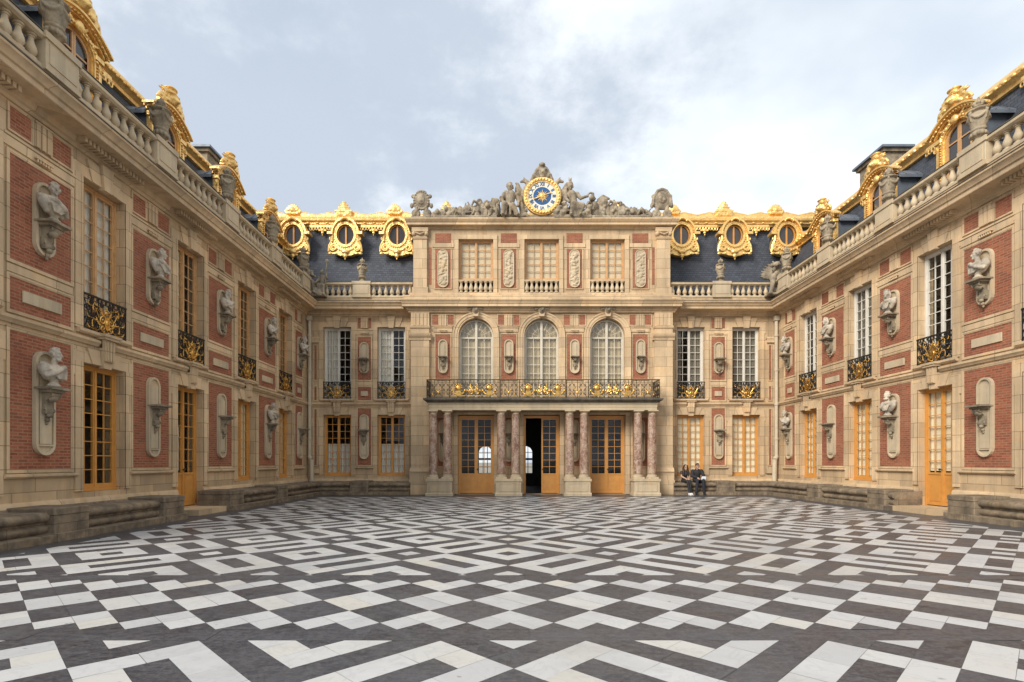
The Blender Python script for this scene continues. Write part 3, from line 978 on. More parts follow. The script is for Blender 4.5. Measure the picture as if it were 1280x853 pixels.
def balustrade(B, x0, x1, peds, z=8.47, y=-.31, h=.68, m0=0, m1=0, step=.235, pw=.375):
    """plinth, balusters and rail between pedestals (one part; balusters and pedestals are its children)"""
    mb = MB()
    d = -y
    mb.mold([(d-.13,z),(d+.13,z),(d+.13,z+.07),(d+.10,z+.09),(d-.10,z+.09),(d-.13,z+.07)], x0, x1, m0, m1)
    t = z+h
    mb.mold([(d-.10,t-.14),(d+.10,t-.14),(d+.15,t-.10),(d+.15,t-.045),(d+.13,t-.02),(d-.13,t-.02),(d-.15,t-.045),(d-.15,t-.10)], x0, x1, m0, m1)
    o = mb.build('balustrade', M['pale_stone'], B['root'], smooth=None)
    fl = MB(); fl.mold([(d-.155,t-.019),(d+.158,t-.019),(d+.158,t-.004),(d-.155,t-.004)], x0, x1, m0, m1); fl.mold([(.40,8.318),(.645,8.272),(.645,8.288),(.40,8.336)], x0, x1, m0, m1)
    fl.build('lead_flashing', M['ledge'], o)
    MB().mold([(-.22,z-.02),(-.16,z-.02),(-.16,z+.50),(-.22,z+.50)], x0, x1, m0, m1).build('gap_shade', M['gap_shade'], o)  # added dark strip behind the balusters, shade of the gaps as colour
    pm = cached(('ped', pw, h), lambda: MB().cbox(-pw, pw, -.165, .165, 0, h-.005, .01).box(-pw+.07, pw-.07, -.18, -.163, .15, h-.17).box(-pw-.03, pw+.03, -.195, .195, h-.11, h+.012).box(-pw-.025, pw+.025, -.185, .185, .001, .10).mesh('pedestal', M['pale_stone']))
    bm_ = cached(('balu', h), lambda: baluster_mesh(h-.23))
    for p in peds: obj('pedestal', pm, o, (p, y, z+.001))
    stops = [x0+(m0*d if m0 else 0)]+[q for p in peds for q in (p-pw, p+pw)]+[x1-(m1*d if m1 else 0)]
    for a, b in zip(stops[::2], stops[1::2]):
        n = int((b-a)/step)
        if n < 1: continue
        for i in range(n): obj('baluster', bm_, o, (a+(b-a)*(i+.5)/n, y, z+.09))
    return o
# ------------------------------------------------------------------ roofs and dormers
GOLD = M['gold']

def ornament_shell():
    mb = MB()
    for i in range(9):
        a = R(15+150*i/8)
        mb.ell((.20*math.cos(a), 0, .16+.20*math.sin(a)), (.055,.06,.17), (0, 90-math.degrees(a), 0), 8, 6)
    mb.ell((0,-.05,.20), (.12,.10,.13), n=10, m=6); mb.box(-.30,.30,-.10,.10,0,.10)
    for s in (1,-1): mb.scroll(s*.30, .13, .10, .03, 0, 1.2, .035, 0, 6, flip=s)
    return sculpt(mb, 'crest_ornament', GOLD, .028, .012, 9)
def ornament_crown():
    mb = MB()
    mb.box(-.38,.38,-.12,.12,0,.20); mb.box(-.42,.42,-.15,.15,.20,.26)
    for k, (wd, z) in enumerate(((.32,.30),(.24,.42),(.15,.54),(.07,.64))):
        mb.ell((0,0,z), (wd,.13,.085), n=14, m=6)
        for s in (1,-1): mb.ell((s*wd,0,z+.02), (.06,.06,.05), n=8, m=5)
    mb.cap((0,0,.6),(0,0,.78),.05,.02)
    for s in (1,-1): mb.scroll(s*.2, .10, .08, .02, 0, 1.2, .03, -.12, 6, flip=s)
    return sculpt(mb, 'crest_ornament', GOLD, .028, .012, 9)
def mask_crown():
    """plumed helmet among leaves and arms that tops each wing dormer"""
    mb = MB()
    mb.ell((0,-.04,.22), (.17,.17,.19), n=14, m=9); mb.ell((0,-.19,.19), (.07,.07,.08), n=10, m=6)
    mb.ell((0,-.02,.36), (.23,.19,.035), n=16, m=6); mb.ell((0,-.02,.46), (.14,.13,.08), n=12, m=7); mb.ell((0,-.02,.56), (.19,.16,.03), n=14, m=6)
    mb.ell((0,0,.62), (.10,.10,.05), n=10, m=6)
    for s in (1,-1):
        mb.chain([(s*.13,0,.10),(s*.30,-.06,.20),(s*.44,-.04,.12),(s*.50,-.02,-.02)], [.055,.05,.045,.04])
        for k in range(4):
            a = R(20+28*k); mb.chain([(s*.18,-.03,.22),(s*(.20+.17*math.cos(a)),-.05,.24+.17*math.sin(a)),(s*(.22+.26*math.cos(a)),-.02,.22+.24*math.sin(a))], [.03,.042,.016], 7)
        mb.scroll(s*.34, .04, .09, .02, 0, 1.3, .035, -.06, 6, flip=s); mb.ell((s*.22,-.10,.06), (.08,.06,.07), n=8, m=5)
    mb.box(-.42,.42,-.06,.08,-.06,.03)
    return sculpt(mb, 'crest_trophy', GOLD, .019, .012, 10, 1)

def lambrequin_mesh(hw):
    """gilt lead fringe of rings and a pendant hung between two dormers"""
    def f():
        mb = MB()
        mb.box(-hw, hw, -.05, .03, .30, .40)
        n = max(2, int(hw/.13))
        for i in range(-n, n+1):
            x = hw*i/n*.93
            drop = .05*math.cos(i*PI/n)
            mb.tube([(x+.055*math.cos(a*.785), -.05, .22+drop*.4+.065*math.sin(a*.785)) for a in range(8)], .022, 6, True)
            mb.ell((x+hw/n*.46, -.05, .25), (.025,.03,.05), n=6, m=5)
        for z, rx, rz in ((.14,.10,.09),(.02,.065,.07),(-.09,.03,.06)): mb.ell((0,-.06,z), (rx,.05,rz), n=8, m=6)
        for s in (1,-1): mb.ell((s*.14,-.05,.13), (.06,.04,.05), n=8, m=5)
        return mb.mesh('lambrequin', GOLD, 50)
    return cached(('lamb', hw), f)

def wing_dormer(root, c, y=.60, z=8.47):
    """gilt dormer with segmental pediment, arched casement and rounded lead roof"""
    hw, zs, rise = .44, 10.44, .36; fw = .64
    def arc(w_, z0, rs, n=16): return [(w_*(-1+2*i/n), z0+rs*(1-(-1+2*i/n)**2)) for i in range(n+1)]
    def f():
        fr = MB()
        inner = arch(hw, z+.1, zs, 14, rise)
        outer = [(-fw, z+.1)]+[(x*fw/hw, zs+(zz-zs)*1.0+.20) for x, zz in inner[1:-1]]+[(fw, z+.1)]
        fr.ring(outer, inner, 0, .14, False)
        k1 = [(x*1.16, zs+(zz-zs)*1.16 if zz > zs else zz) for x, zz in inner]; k2 = [(x*1.07, zs+(zz-zs)*1.07 if zz > zs else zz) for x, zz in inner]
        fr.ring(k1, k2, -.045, .02, False)
        n = len(k1)
        for i in range(1, n-1):
            if k1[i][1] >= zs: fr.ell((k1[i][0]*1.05, -.04, k1[i][1]+.03), (.04,.04,.04), n=8, m=5)
        for s in (1, -1):
            for k in range(28):
                zz = z+.15+k*.07
                if zz < zs-.04: fr.ell((s*.555,-.025,zz), (.050,.04,.022), n=8, m=5)
            a, b = sorted((s*.615, s*.70)); fr.box(a, b, -.03, .12, z+.1, zs+.12)
            fr.cbox(min(s*.48,s*.74), max(s*.48,s*.74), -.08, .12, zs+.08, zs+.20, .02)
            fr.scroll(s*.70, zs-.06, .085, .02, PI/2, -1.3, .028, -.03, 6, flip=s)
            leafy(fr, s*.06, zs+.42, PI/2-s*1.35, .30, .055, -.06); leafy(fr, s*.34, zs+.34, PI/2-s*1.75, .26, .05, -.06)
        for w_, z0, t, y0 in ((.74,10.68,.06,-.07),(.82,10.72,.05,-.12),(.88,10.755,.05,-.18)):
            lo = arc(w_, z0, .38); hi = [(x, zz+t) for x, zz in lo]
            fr.prism(lo+hi[::-1], y0, .12)
        for i in range(17):
            u = -1+2*i/16; fr.ell((.80*u, -.12, 10.705+.385*(1-u*u)), (.026,.03,.03), n=6, m=5)
        fr.ell((0,-.08,10.86), (.12,.08,.13), n=10, m=7)
        return fr.mesh('dormer', GOLD, 40)
    d_ = obj('dormer', cached('wdorm', f), root, (c, y, 0))
    obj('crest_trophy', cached('mask', mask_crown), d_, (0, -.06, 11.17), scale=(1.1,1.1,.88))
    def lead():
        ld = MB(); lo = arc(.80, 10.62, .40)
        ld.prism([(-.66,8.5),(-.66,10.62)]+lo[1:-1]+[(.66,10.62),(.66,8.5)], .122, 1.75)
        for k in range(4): ld.prism(arc(.83,10.62,.42)+[(x, zz-.05) for x, zz in arc(.81,10.61,.41)][::-1], .30+.34*k, .335+.34*k)
        ld.prism(arc(.82,10.60,.42)+[(x, zz-.09) for x, zz in arc(.82,10.60,.42)][::-1], .121, 1.7)
        for k in range(3):
            for s in (1,-1):
                a, b = sorted((s*.655, s*.70)); ld.box(a, b, .28, .62, 9.55+.17*k, 9.60+.17*k)
        return ld.mesh('dormer_roof', M['lead'], 40)
    obj('dormer_roof', cached('wdlead', lead), d_)
    def win_():
        win = MB()
        for s in (1, -1):
            a, b = sorted((s*.365, s*.438)); win.box(a, b, .04, .10, z+.1, zs+.02)
            a, b = sorted((s*.004, s*.055)); win.box(a, b, .045, .10, z+.1, zs+rise-.02)
        win.ring(arch(.438, z+.1, zs, 14, rise-.002), arch(.365, z+.17, zs, 14, rise-.075), .04, .10, False)
        win.box(-.365,.365,.05,.095,9.62,9.66); win.box(-.365,.365,.05,.095,10.30,10.34); win.box(-.365,.365,.045,.10,z+.1,z+.4)
        return win.mesh('window', M['pale_orange'])
    wo_ = obj('window', cached('wdwin', win_), d_)
    obj('glass_pane', cached('wdpane', lambda: MB().prism(arch(.41, z+.15, zs, 14, rise-.03), .075, .08).mesh('glass_pane', M['dark_glass'])), wo_)
    return d_

def dark_glass():
    t = NT('dark_window_glass'); v = t.coords(True)
    c = t.mix(t.noise(v, 2.5, 2), (.02,.018,.017), (.07,.06,.055))
    return t.out(c, .06, t.bump(t.noise(v, 2, 2), .06, .03), Specular_IOR_Level=.6)
M['dark_glass'] = dark_glass()

def oculus(root, c, y=1.22, zc=11.88):
    """gilt oval bull's-eye dormer"""
    def f():
        mb = MB()
        hole = oval(.40,.47)
        out = []
        for i in range(24):
            a = 2*PI*i/24; x, zz = math.cos(a), math.sin(a)
            if zz >= -.05: out.append((.60*x, .72*zz))
            else:
                wv = .60+.20*min(1, (-zz)*1.35)
                out.append((wv*x*(1.0+.28*(-zz)), -.98*abs(zz)**.8))
        mb.ring(out, hole, 0, .25)
        mb.ring(oval(.50,.585), oval(.455,.525), -.045, .02); mb.ring(oval(.46,.53), oval(.40,.47), -.03, .20)
        for i in range(36):
            a = 2*PI*i/36; mb.ell((.535*math.cos(a), -.015, .625*math.sin(a)), (.022,.022,.026), n=6, m=4)
        # hood moulding
        hood = [(.585*math.cos(PI*i/14), .70*math.sin(PI*i/14)) for i in range(15)]
        mb.ring([(x*1.10, zz*1.10) for x, zz in hood], hood, -.10, .30, False)
        mb.ring([(x*1.06, zz*1.06) for x, zz in hood], [(x*.98, zz*.98) for x, zz in hood], -.10, .02, False)
        for i in range(-3, 4): mb.ell((.06*i, -.12, .70-.012*i*i), (.035,.06,.07), n=8, m=5)
        for s in (1, -1):
            mb.box(min(s*.56,s*.80), max(s*.56,s*.80), -.14, .28, -.02, .10)
            mb.scroll(s*.54, -.62, .17, .04, PI*.5, -1.6, .045, -.03, 7, flip=s)
            mb.scroll(s*.64, -.20, .08, .02, -PI*.5, 1.2, .032, -.03, 6, flip=s)
            leafy(mb, s*.10, -.72, PI/2-s*1.6, .36, .07, -.04); leafy(mb, s*.42, -.86, PI/2-s*1.9, .26, .06, -.03)
            for k in range(4): mb.ell((s*(.59+.03*k), -.03, -.30-.12*k), (.05,.05,.06), n=8, m=5)
            mb.tube([(s*.58,-.02,.0),(s*.60,-.02,-.25),(s*.73,-.02,-.52),(s*.76,-.02,-.80)], .05, 6)
            mb.ell((s*.70,-.02,-.88), (.10,.05,.07), n=8, m=5)
        mb.ell((0,-.05,-.80), (.18,.08,.12), n=10, m=6); mb.ell((0,-.04,-.98), (.10,.06,.12), n=10, m=6); mb.ell((0,-.03,-1.12), (.035,.035,.07), n=6, m=5)
        return mb.mesh('oculus_dormer', GOLD, 45)
    o = obj('oculus_dormer', cached('ocu', f), root, (c, y, zc))
    ch = cached('ocul', lambda: MB().prism([(.64*math.cos(PI*i/14), .75*math.sin(PI*i/14)) for i in range(15)]+[(-.52,-.85),(.52,-.85)], .252, 1.4).mesh('dormer_roof', M['lead'], 40))
    obj('dormer_roof', ch, o)
    wn_ = obj('window', cached('ocuw', lambda: MB().ring(oval(.40,.47), oval(.355,.425), .10, .16).box(-.035,.035,.09,.16,-.46,.46).mesh('window', M['orange'])), o)
    obj('glass_pane', cached('ocup', lambda: MB().prism(oval(.39,.46), .135, .14).mesh('glass_pane', M['dark_glass'])), wn_)
    return o

# ------------------------------------------------------------------ building shells
def building(name, label, loc, rz=0):
    r = thing(name, label, 'palace', loc, rz)
    return dict(root=r, T=MB(), D=MB(), holes=[])

def finish(B, x0, x1, z1=7.78, th=.42, back=5.0, z0=-.2, ends=True):
    mb = MB(); wall_with_holes(mb, x0, x1, z0, z1, B['holes'], th)
    mb.build('wall', M['stone'], B['root'])
    B['T'].build('stone_trim', M['trim'], B['root'], smooth=30)
    if B['D'].v: B['D'].build('dentil_trim', M['trim'], B['root'])
    if back:
        s = MB(); e = .05
        s.quad((x0+e,th+.02,.16),(x1-e,th+.02,.16),(x1-e,back,.16),(x0+e,back,.16))
        s.box(x0+e, x1-e, th+.02, back, 3.72, 4.02); s.box(x0+e, x1-e, th+.02, back, 7.5, 7.7)
        s.box(x0+e, x1-e, back, back+.2, -.1, 7.7); s.box(x0+e-.2, x0+e, th+.01, back, -.1, 7.7); s.box(x1-e, x1-e+.2, th+.01, back, -.1, 7.7)
        s.build('interior_wall', M['interior'], B['root'])

def base_courses(B, x0, x1, gaps):
    """plinth and dado moulding, interrupted at doors"""
    T = B['T']; stops = [x0]+[q for g_ in gaps for q in g_]+[x1]
    for a, b in zip(stops[::2], stops[1::2]):
        T.mold([(-.01,-.1),(.07,-.1),(.07,.60),(.04,.66),(-.01,.66)], a, b)

# ---- side wings
def wing(side):
    left = side < 0
    name_l = ('shaded brick and limestone palace wing with orange upper windows, dormers gilded above' if left
              else 'sunlit brick and limestone palace wing with white upper window frames and gilded dormers')
    B = building('palace_wing', name_l, (XL if left else XR, 0, 0), PI/2 if left else -PI/2)
    sg = 1 if left else -1              # local x = sg * world Y
    Y0, Y1 = 6.95, 23.5
    wins = [8.5, 11.65, 14.8, 17.95, 21.05]
    piers = [10.1, 13.2, 16.35, 19.5]
    if not left: wins = wins[1:]; Y0 = 8.6
    x0, x1 = sorted((sg*Y0, sg*Y1))
    hi = 3.09
    for Y in wins:
        c = sg*Y
        kind = 'door' if abs(Y-14.8) < .1 else 'window'
        low, up = [], []
        if left:
            if Y in (17.95, 21.05): low = [('shutter', -.545, .545, .06, 2.55)]
            if abs(Y-14.8) < .1: low = [('shutter', -.545, -.02, 1.0, 2.2)]
            if Y == 11.65: up = [('curtain', -.55, .53, .06, 3.03)]
            elif Y == 8.5: up = [('curtain', -.55, .53, .06, 3.03)]
            else: up = [('shutter', -.545, .1, .06, 3.03)]
        else:
            low = [('shutter', -.545, .545, .06 if kind == 'window' else .98, 2.58 if kind == 'window' else 3.2)]
            if Y == 17.95: up = [('net', -.55, .55, .06, 3.03)]
            elif Y == 21.05: up = []
            else: up = [('red', .25, .55, .06, 1.7)]
        bay(B, c, kind, 'pale_orange' if left else 'white', low, up)
    for Y in piers:
        pier(B, sg*Y, .66)
    if left:
        pier(B, sg*22.45, .38, plq=.21)
    else:
        pier(B, sg*22.45, .38, plq=.21)
    T = B['T']
    # string course between the floors, broken by the keystones
    cuts = sorted([q for Y in wins for q in (sg*Y-.185, sg*Y+.185)])
    stops = [x0]+cuts+[x1]
    for a, b in zip(stops[::2], stops[1::2]):
        T.mold([(-.01,3.86),(.04,3.86),(.06,3.90),(.095,3.93),(.095,3.985),(-.01,3.985)], a, b)
    base_courses(B, x0, x1, [(sg*14.8-HW, sg*14.8+HW)])
    inner0, inner1 = (0, 1) if left else (1, 0)
    T.mold(CORNICE, x0, x1, inner0, inner1)
    T.box(sg*14.8-.95, sg*14.8+.95, -.80, .3, -.05, .15)
    finish(B, x0, x1)
    # balustrade
    peds = [p for p in [10.03, 13.1, 16.2, 19.3, 22.15] if p > Y0]
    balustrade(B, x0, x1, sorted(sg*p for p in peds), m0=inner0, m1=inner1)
    # roof
    rf = MB()
    e0, e1 = (x0, x1+4.2) if left else (x0-4.2, x1)
    rf.mold([(-.80,8.40),(-1.66,11.30),(-1.80,11.62),(-5.5,11.75),(-5.5,8.40)], e0, e1)
    rf.build('roof', M['slate'], B['root'])
    cr = MB()
    e0, e1 = (x0, x1+2.0) if left else (x0-2.0, x1)
    cr.mold([(-1.75,11.28),(-1.56,11.30),(-1.56,11.40),(-1.42,11.48),(-1.40,11.56),(-1.50,11.62),(-1.55,11.74),(-1.64,11.84),(-1.78,11.90),(-1.92,11.84),(-1.92,11.5)], e0, e1)
    L = e1-e0; k = int(L/.26)
    for i in range(k): cr.ell((e0+L*(i+.5)/k, 1.40, 11.50), (.075,.05,.06), n=8, m=5)
    cr.build('gilded_crest', GOLD, B['root'], smooth=45)
    for Y in wins: wing_dormer(B['root'], sg*Y)
    for Y in [p for p in (10.05, 13.2, 16.35, 19.5) if p > Y0]: obj('lambrequin', lambrequin_mesh(.66), B['root'], (sg*Y, 1.50, 10.93))
    # chimney
    ch = MB(); cx = sg*22.3
    ch.cbox(cx-.75, cx+.75, 3.3, 4.2, 11.4, 13.85); ch.box(cx-.85, cx+.85, 3.2, 4.3, 13.85, 13.97)
    for q in (-.4, .4): ch.box(cx+q-.2, cx+q+.2, 3.285, 3.3, 13.2, 13.6)
    o = ch.build('chimney', M['carved'], B['root'])
    MB().box(cx-.95, cx+.95, 3.1, 4.4, 13.972, 14.06).build('chimney_cap', M['lead'], o)
    return B
WL, WR = wing(-1), wing(1)

# ---- back range (one block behind the court, on either side of the pavilion)
B = building('palace_range', 'rear palace range with slate roof, gilded oval dormers and crest behind the pavilion', (CX, YB, 0))
BR = B
XA, XB = XL-CX, XR-CX
T = B['T']
curt = [('curtain', -.55, -.04, .05, 1.38), ('curtain', .04, .55, .05, 1.38)]
for c, low, up in ((-8.92, curt, [('curtain', -.55, .02, .06, 3.03)]), (-6.55, curt, [('curtain', -.55, .02, .06, 3.03)]),
                   (6.55, [('shutter', -.545, .545, .06, 2.55)], [('net', .1, .55, .06, 3.03), ('net', -.55, -.32, .06, 3.03)]),
                   (8.98, [('shutter', -.545, .545, .06, 2.55)], [('net', -.55, .55, .06, 3.03)])):
    bay(B, c, 'window', 'white', low, up, dent=False)
for c in (-7.735, 7.765): pier(B, c, .29, plq=.2)
for a, b in ((XA, -9.15-.0), (-8.735, -6.735), (-6.365, -5.6), (5.6, 6.365), (6.735, 8.795), (9.165, XB)):
    T.mold([(-.01,3.86),(.04,3.86),(.06,3.90),(.095,3.93),(.095,3.985),(-.01,3.985)], a, b)
for a, b in ((XA, -5.6), (5.6, XB)): base_courses(B, a, b, [])
# slim corner pilasters with brick strips
for s, xe in ((1, XA), (-1, XB)):
    a = xe+s*.34
    for z0, z1 in ((1.26,3.70),(4.10,4.7),(4.99,6.5)):
        put_brick(B['root'], T, a-.05, a+.05, z0, z1, .03)
    T.box(min(xe+s*.16,a+s*.16), max(xe+s*.16,a+s*.16), -.075, -.002, 6.62, 6.78); T.box(min(xe+s*.14,a+s*.2), max(xe+s*.14,a+s*.2), -.095, -.002, 6.78, 6.86)
    T.box(min(xe+s*.12,a+s*.2), max(xe+s*.12,a+s*.2), -.09, -.003, .90, 1.1)
T.mold(CORNICE, XA, -5.62, 1, 0); T.mold(CORNICE, 5.62, XB, 0, 1)
for s in (1, -1): T.box(*sorted((s*5.62, s*5.2)), .05, .44, 7.7, 8.465)
# range walls; the pavilion stands in front of the middle
for a, b in ((XA, -5.45), (5.45, XB)):
    mb = MB(); wall_with_holes(mb, a, b, -.2, 7.78, [h for h in B['holes'] if a < h[0] < b], .42)
    mb.build('wall', M['stone'], B['root'])
    s = MB()
    s.quad((a,.44,.16),(b,.44,.16),(b,5,.16),(a,5,.16)); s.box(a-.2, b+.2, .44, 5, 3.72, 4.02); s.box(a-.2, b+.2, .44, 5, 7.5, 7.7)
    s.box(a-.2, b+.2, 5, 5.2, -.1, 7.7); s.box(a-.2, a+.02, .43, 5, -.1, 7.7); s.box(b-.02, b+.2, .43, 5, -.1, 7.7)
    s.build('interior_wall', M['interior'], B['root'])
for sd in (1, -1):
    h_ = MB(); ix = {}
    for fc in T.f:
        if sum(T.v[i][0] for i in fc)*sd > 0:
            h_.f.append(tuple(ix.setdefault(i, len(ix)) for i in fc))
    h_.v = [T.v[i] for i in ix]
    h_.build('stone_trim', M['trim'], B['root'], smooth=30)
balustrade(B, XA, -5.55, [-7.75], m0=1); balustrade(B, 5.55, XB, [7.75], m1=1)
rf = MB(); rf.mold([(-.85,8.35),(-1.98,12.56),(-2.5,12.80),(-7.5,12.9),(-7.5,8.35)], XA-4.5, XB+4.5)
rf.build('roof', M['slate'], B['root'])
cr = MB(); E0, E1 = XA-4.4, XB+4.4
cr.mold([(-2.1,12.48),(-1.80,12.49),(-1.78,12.54),(-1.66,12.57),(-1.66,12.64),(-1.56,12.69),(-1.54,12.78),(-1.62,12.83),(-1.70,12.94),(-1.98,13.0),(-2.3,12.9)], E0, E1)
# wavy cresting
n = 260; lo, hi = [], []
for i in range(n+1):
    x = E0+(E1-E0)*i/n
    ph = ((x+.25-6.55)/2.40) % 1.0
    q = abs(ph-.5)*2
    wv = .10*math.cos(2*PI*ph*2+PI)+.04*abs(math.sin(2*PI*ph*3))
    lo.append((x, 12.9)); hi.append((x, 13.11+wv*.55))
cr.prism(lo+hi[::-1], 1.86, 1.98)
cr.tube([(x, 1.90, z) for x, z in hi], .05, 6)
for i in range(66): cr.ell((E0+(E1-E0)*(i+.5)/66, 1.66, 12.605), (.09,.05,.045), n=8, m=5)
for i in range(100): cr.ell((E0+(E1-E0)*(i+.5)/100, 1.66, 12.87), (.06,.05,.05), n=6, m=4)
cr.build('gilded_crest', GOLD, B['root'], smooth=45)
OC = [-11.37, -8.95, -6.57, 6.57, 9.0, 11.45]
for c in OC: oculus(B['root'], c)
for i, c in enumerate([-11.37, -8.95, -6.57, -4.1, 4.1, 6.57, 9.0, 11.45]):
    crown = c in (-8.95, 9.0, -4.1, 4.1)
    obj('crest_ornament', cached('orn1', ornament_crown) if crown else cached('orn2', ornament_shell), B['root'], (c-.25, 1.84, 12.98 if crown else 13.08))
for c in (-10.16, -7.76, -5.4, 5.4, 7.78, 10.2): obj('lambrequin', lambrequin_mesh(.60), B['root'], (c, 1.72, 12.13))
# drainpipes in the two corners
for s, xe in ((1, XA), (-1, XB)):
    x = xe+s*.13
    p = MB(); p.tube([(x,-.14,7.6),(x,-.14,1.75),(x,-.16,1.6)], .075, 12)
    for z in (6.9, 5.4, 3.9, 2.4): p.lathe([(.085,-.05),(.095,-.04),(.095,.04),(.085,.05)], 12, (x,-.14,z))
    p.chain([(x,-.16,1.62),(x+s*.10,-.20,1.50),(x+s*.12,-.20,.55)], [.085,.10,.095], 12)
    p.box(x-.10, x+.10, -.24, -.06, 7.55, 7.75)
    p.build('drainpipe', M['pipe'], B['root'], smooth=40)

# ---- central pavilion
B = building('palace_pavilion', 'central pavilion with arched windows, gilt balcony railing, rose marble columns and clock attic', (CX, YP, 0))
BP = B; r = B['root']; T = B['T']
HP = 5.6
doors = [-2.82, 0.0, 2.82]
for c in doors:
    B['holes'] += [(c-.775, c+.775, 0.02, 3.42), (c-.745, c+.745, 4.0, 7.56)]
finish(B, -HP, HP, th=.5, back=None)
for c in doors:
    sp = MB()
    a = arch(.745, 4.0, 6.81, 20)[1:-1]
    for half in (0, 1):
        pts = [p for p in a if (p[0] <= 1e-6 if half == 0 else p[0] >= -1e-6)]
        if half == 0: poly = [(c+x, z) for x, z in pts]+[(c, 7.56), (c-.745, 7.56)]
        else: poly = [(c+x, z) for x, z in pts]+[(c+.745, 7.56), (c, 7.56)]
        sp.prism(poly, .001, .499)
    sp.build('arch_wall', M['stone'], r)
T = MB()
for c in doors:
    # archivolt
    i1 = [(c+x, z) for x, z in arch(.75, 4.05, 6.81, 22)]; i2 = [(c+x, z) for x, z in arch(.82, 4.05, 6.81, 22)]; i3 = [(c+x, z) for x, z in arch(.94, 4.05, 6.81, 22)]
    i4 = [(c+x, z) for x, z in arch(1.0, 4.05, 6.81, 22)]
    T.ring(i2, i1, -.045, -.001, False); T.ring(i3, i2, -.07, -.001, False); T.ring(i4, i3, -.095, -.001, False)
    T.prism([(c-.10,7.60),(c+.10,7.60),(c+.17,7.99),(c-.17,7.99)], -.20, -.002)
    # door surround
    T.ring([(c-.95,.02),(c-.95,3.52),(c+.95,3.52),(c+.95,.02)], [(c-.78,.02),(c-.78,3.425),(c+.78,3.425),(c+.78,.02)], -.05, -.002, False)
    # windows under the arches
    wi = MB()
    a0 = arch(.743, 0, 2.76, 20); a1 = arch(.685, .06, 2.76, 20)
    wi.ring(a0, a1, -.04, .05, False)
    wi.box(-.685,.685,-.04,.05,.0,.08); wi.box(-.05,.05,-.05,.045,.08,3.44); wi.box(-.685,.685,-.035,.04,2.70,2.76)
    for s in (1,-1):
        wi.box(*sorted((s*.635,s*.684)), -.025,.03,.08,2.70); wi.box(*sorted((s*.34-.012,s*.34+.012)), -.015,.02,.08,2.70)
        for k in (1, 2, 3):
            aa = PI/2-s*k*PI/8
            wi.tube([(.30*math.cos(aa),0,2.76+.30*math.sin(aa)),(.70*math.cos(aa),0,2.76+.70*math.sin(aa))], .014, 4)
        wi.tube([(s*.38*math.cos(t*PI/16),0,2.76+.38*math.sin(t*PI/16)) for t in range(9)], .014, 4)
    for k in range(1, 7): wi.box(-.64,.64,-.012,.016,.08+.374*k-.012,.08+.374*k+.012)
    wo_ = obj('arched_window', wi.mesh('arched_window', M['window_grey'] if 'window_grey' in M else M['muntin']), r, (c, .24, 4.03))
    obj('glass_pane', cached('archpane', lambda: MB().prism(arch(.70, .06, 2.76, 20), .006, .010).mesh('glass_pane', M['glass'])), wo_)
    cu = MB(); nn = 48; vs = []
    for i in range(nn+1):
        x = -.70+1.4*i/nn; y = .10+.015*math.sin(i*1.1)+.008*math.sin(i*2.3+c)
        vs += [(x,y,.02),(x,y,2.76+math.sqrt(max(0,.70**2-x*x)))]
    cu.add(vs, [(2*i,2*i+2,2*i+3,2*i+1) for i in range(nn)])
    cu.build('curtain', M['arch_curtain'], wo_, smooth=60)
# portico doors
for c in doors:
    w_, h = 1.545, 3.36
    frm = MB()
    frm.box(-w_/2, -w_/2+.07, -.05, .06, 0, h); frm.box(w_/2-.07, w_/2, -.05, .06, 0, h); frm.box(-w_/2+.07, w_/2-.07, -.05, .06, h-.10, h)
    if c != 0:
        leaf_mb(frm, -w_/2+.07, -.004, .02, h-.10, 2, 8, st=.07, panel=.85); leaf_mb(frm, .004, w_/2-.07, .02, h-.10, 2, 8, st=.07, panel=.85)
        frm.box(-.035,.035,-.04,-.02,.02,h-.10)
        o = obj('door', frm.mesh('door', M['orange']), r, (c, .26, .03))
        obj('glass_pane', pane_mesh(w_-.2, .9, h-.16), o)
    else:
        leaf_mb(frm, .004, w_/2-.07, .02, h-.10, 2, 8, st=.07, panel=.85)
        o = obj('door', frm.mesh('door', M['orange']), r, (c, .26, .03))
        obj('glass_pane', cached('hpane', lambda: MB().quad((.04,.008,.9),(.66,.008,.9),(.66,.008,h-.16),(.04,.008,h-.16)).mesh('glass_pane', M['glass'])), o)
        lf = MB(); leaf_mb(lf, 0, .70, .02, h-.10, 2, 8, st=.07, panel=.85)
        op = lf.build('open_leaf', M['orange'], o, (-w_/2+.075, .06, 0), R(97))
    obj('door_handle', cached('knob', None), o, (.05, -.03, 1.05)).rotation_euler = (R(90), 0, 0)
# piers between the arches
NX = (-4.23, -1.41, 1.41, 4.23)
for c in NX:
    put_brick(r, T, c-.32, c+.32, 4.95, 6.86, .035); put_brick(r, T, c-.32, c+.32, 1.2, 3.3, .035)
    put_niche(r, c, 5.18, 6.64, 5.90, .2, False, .8); put_niche(r, c, 1.4, 3.2, 2.62, .18, True, .8)
    T.mold([(0,6.97),(.035,6.97),(.045,7.12),(.07,7.14),(.07,7.19),(0,7.19)], c-.40, c+.40)
    triglyph(T, c, 7.22, 7.72, .15); guttae(T, c, 6.995, .15)
    for s in (1,-1):
        # brick spandrel beside each triglyph follows the arch
        x0_, x1_ = sorted((c+s*.20, c+s*.46)); put_brick(r, T, x0_, x1_, 7.27, 7.70, .03)
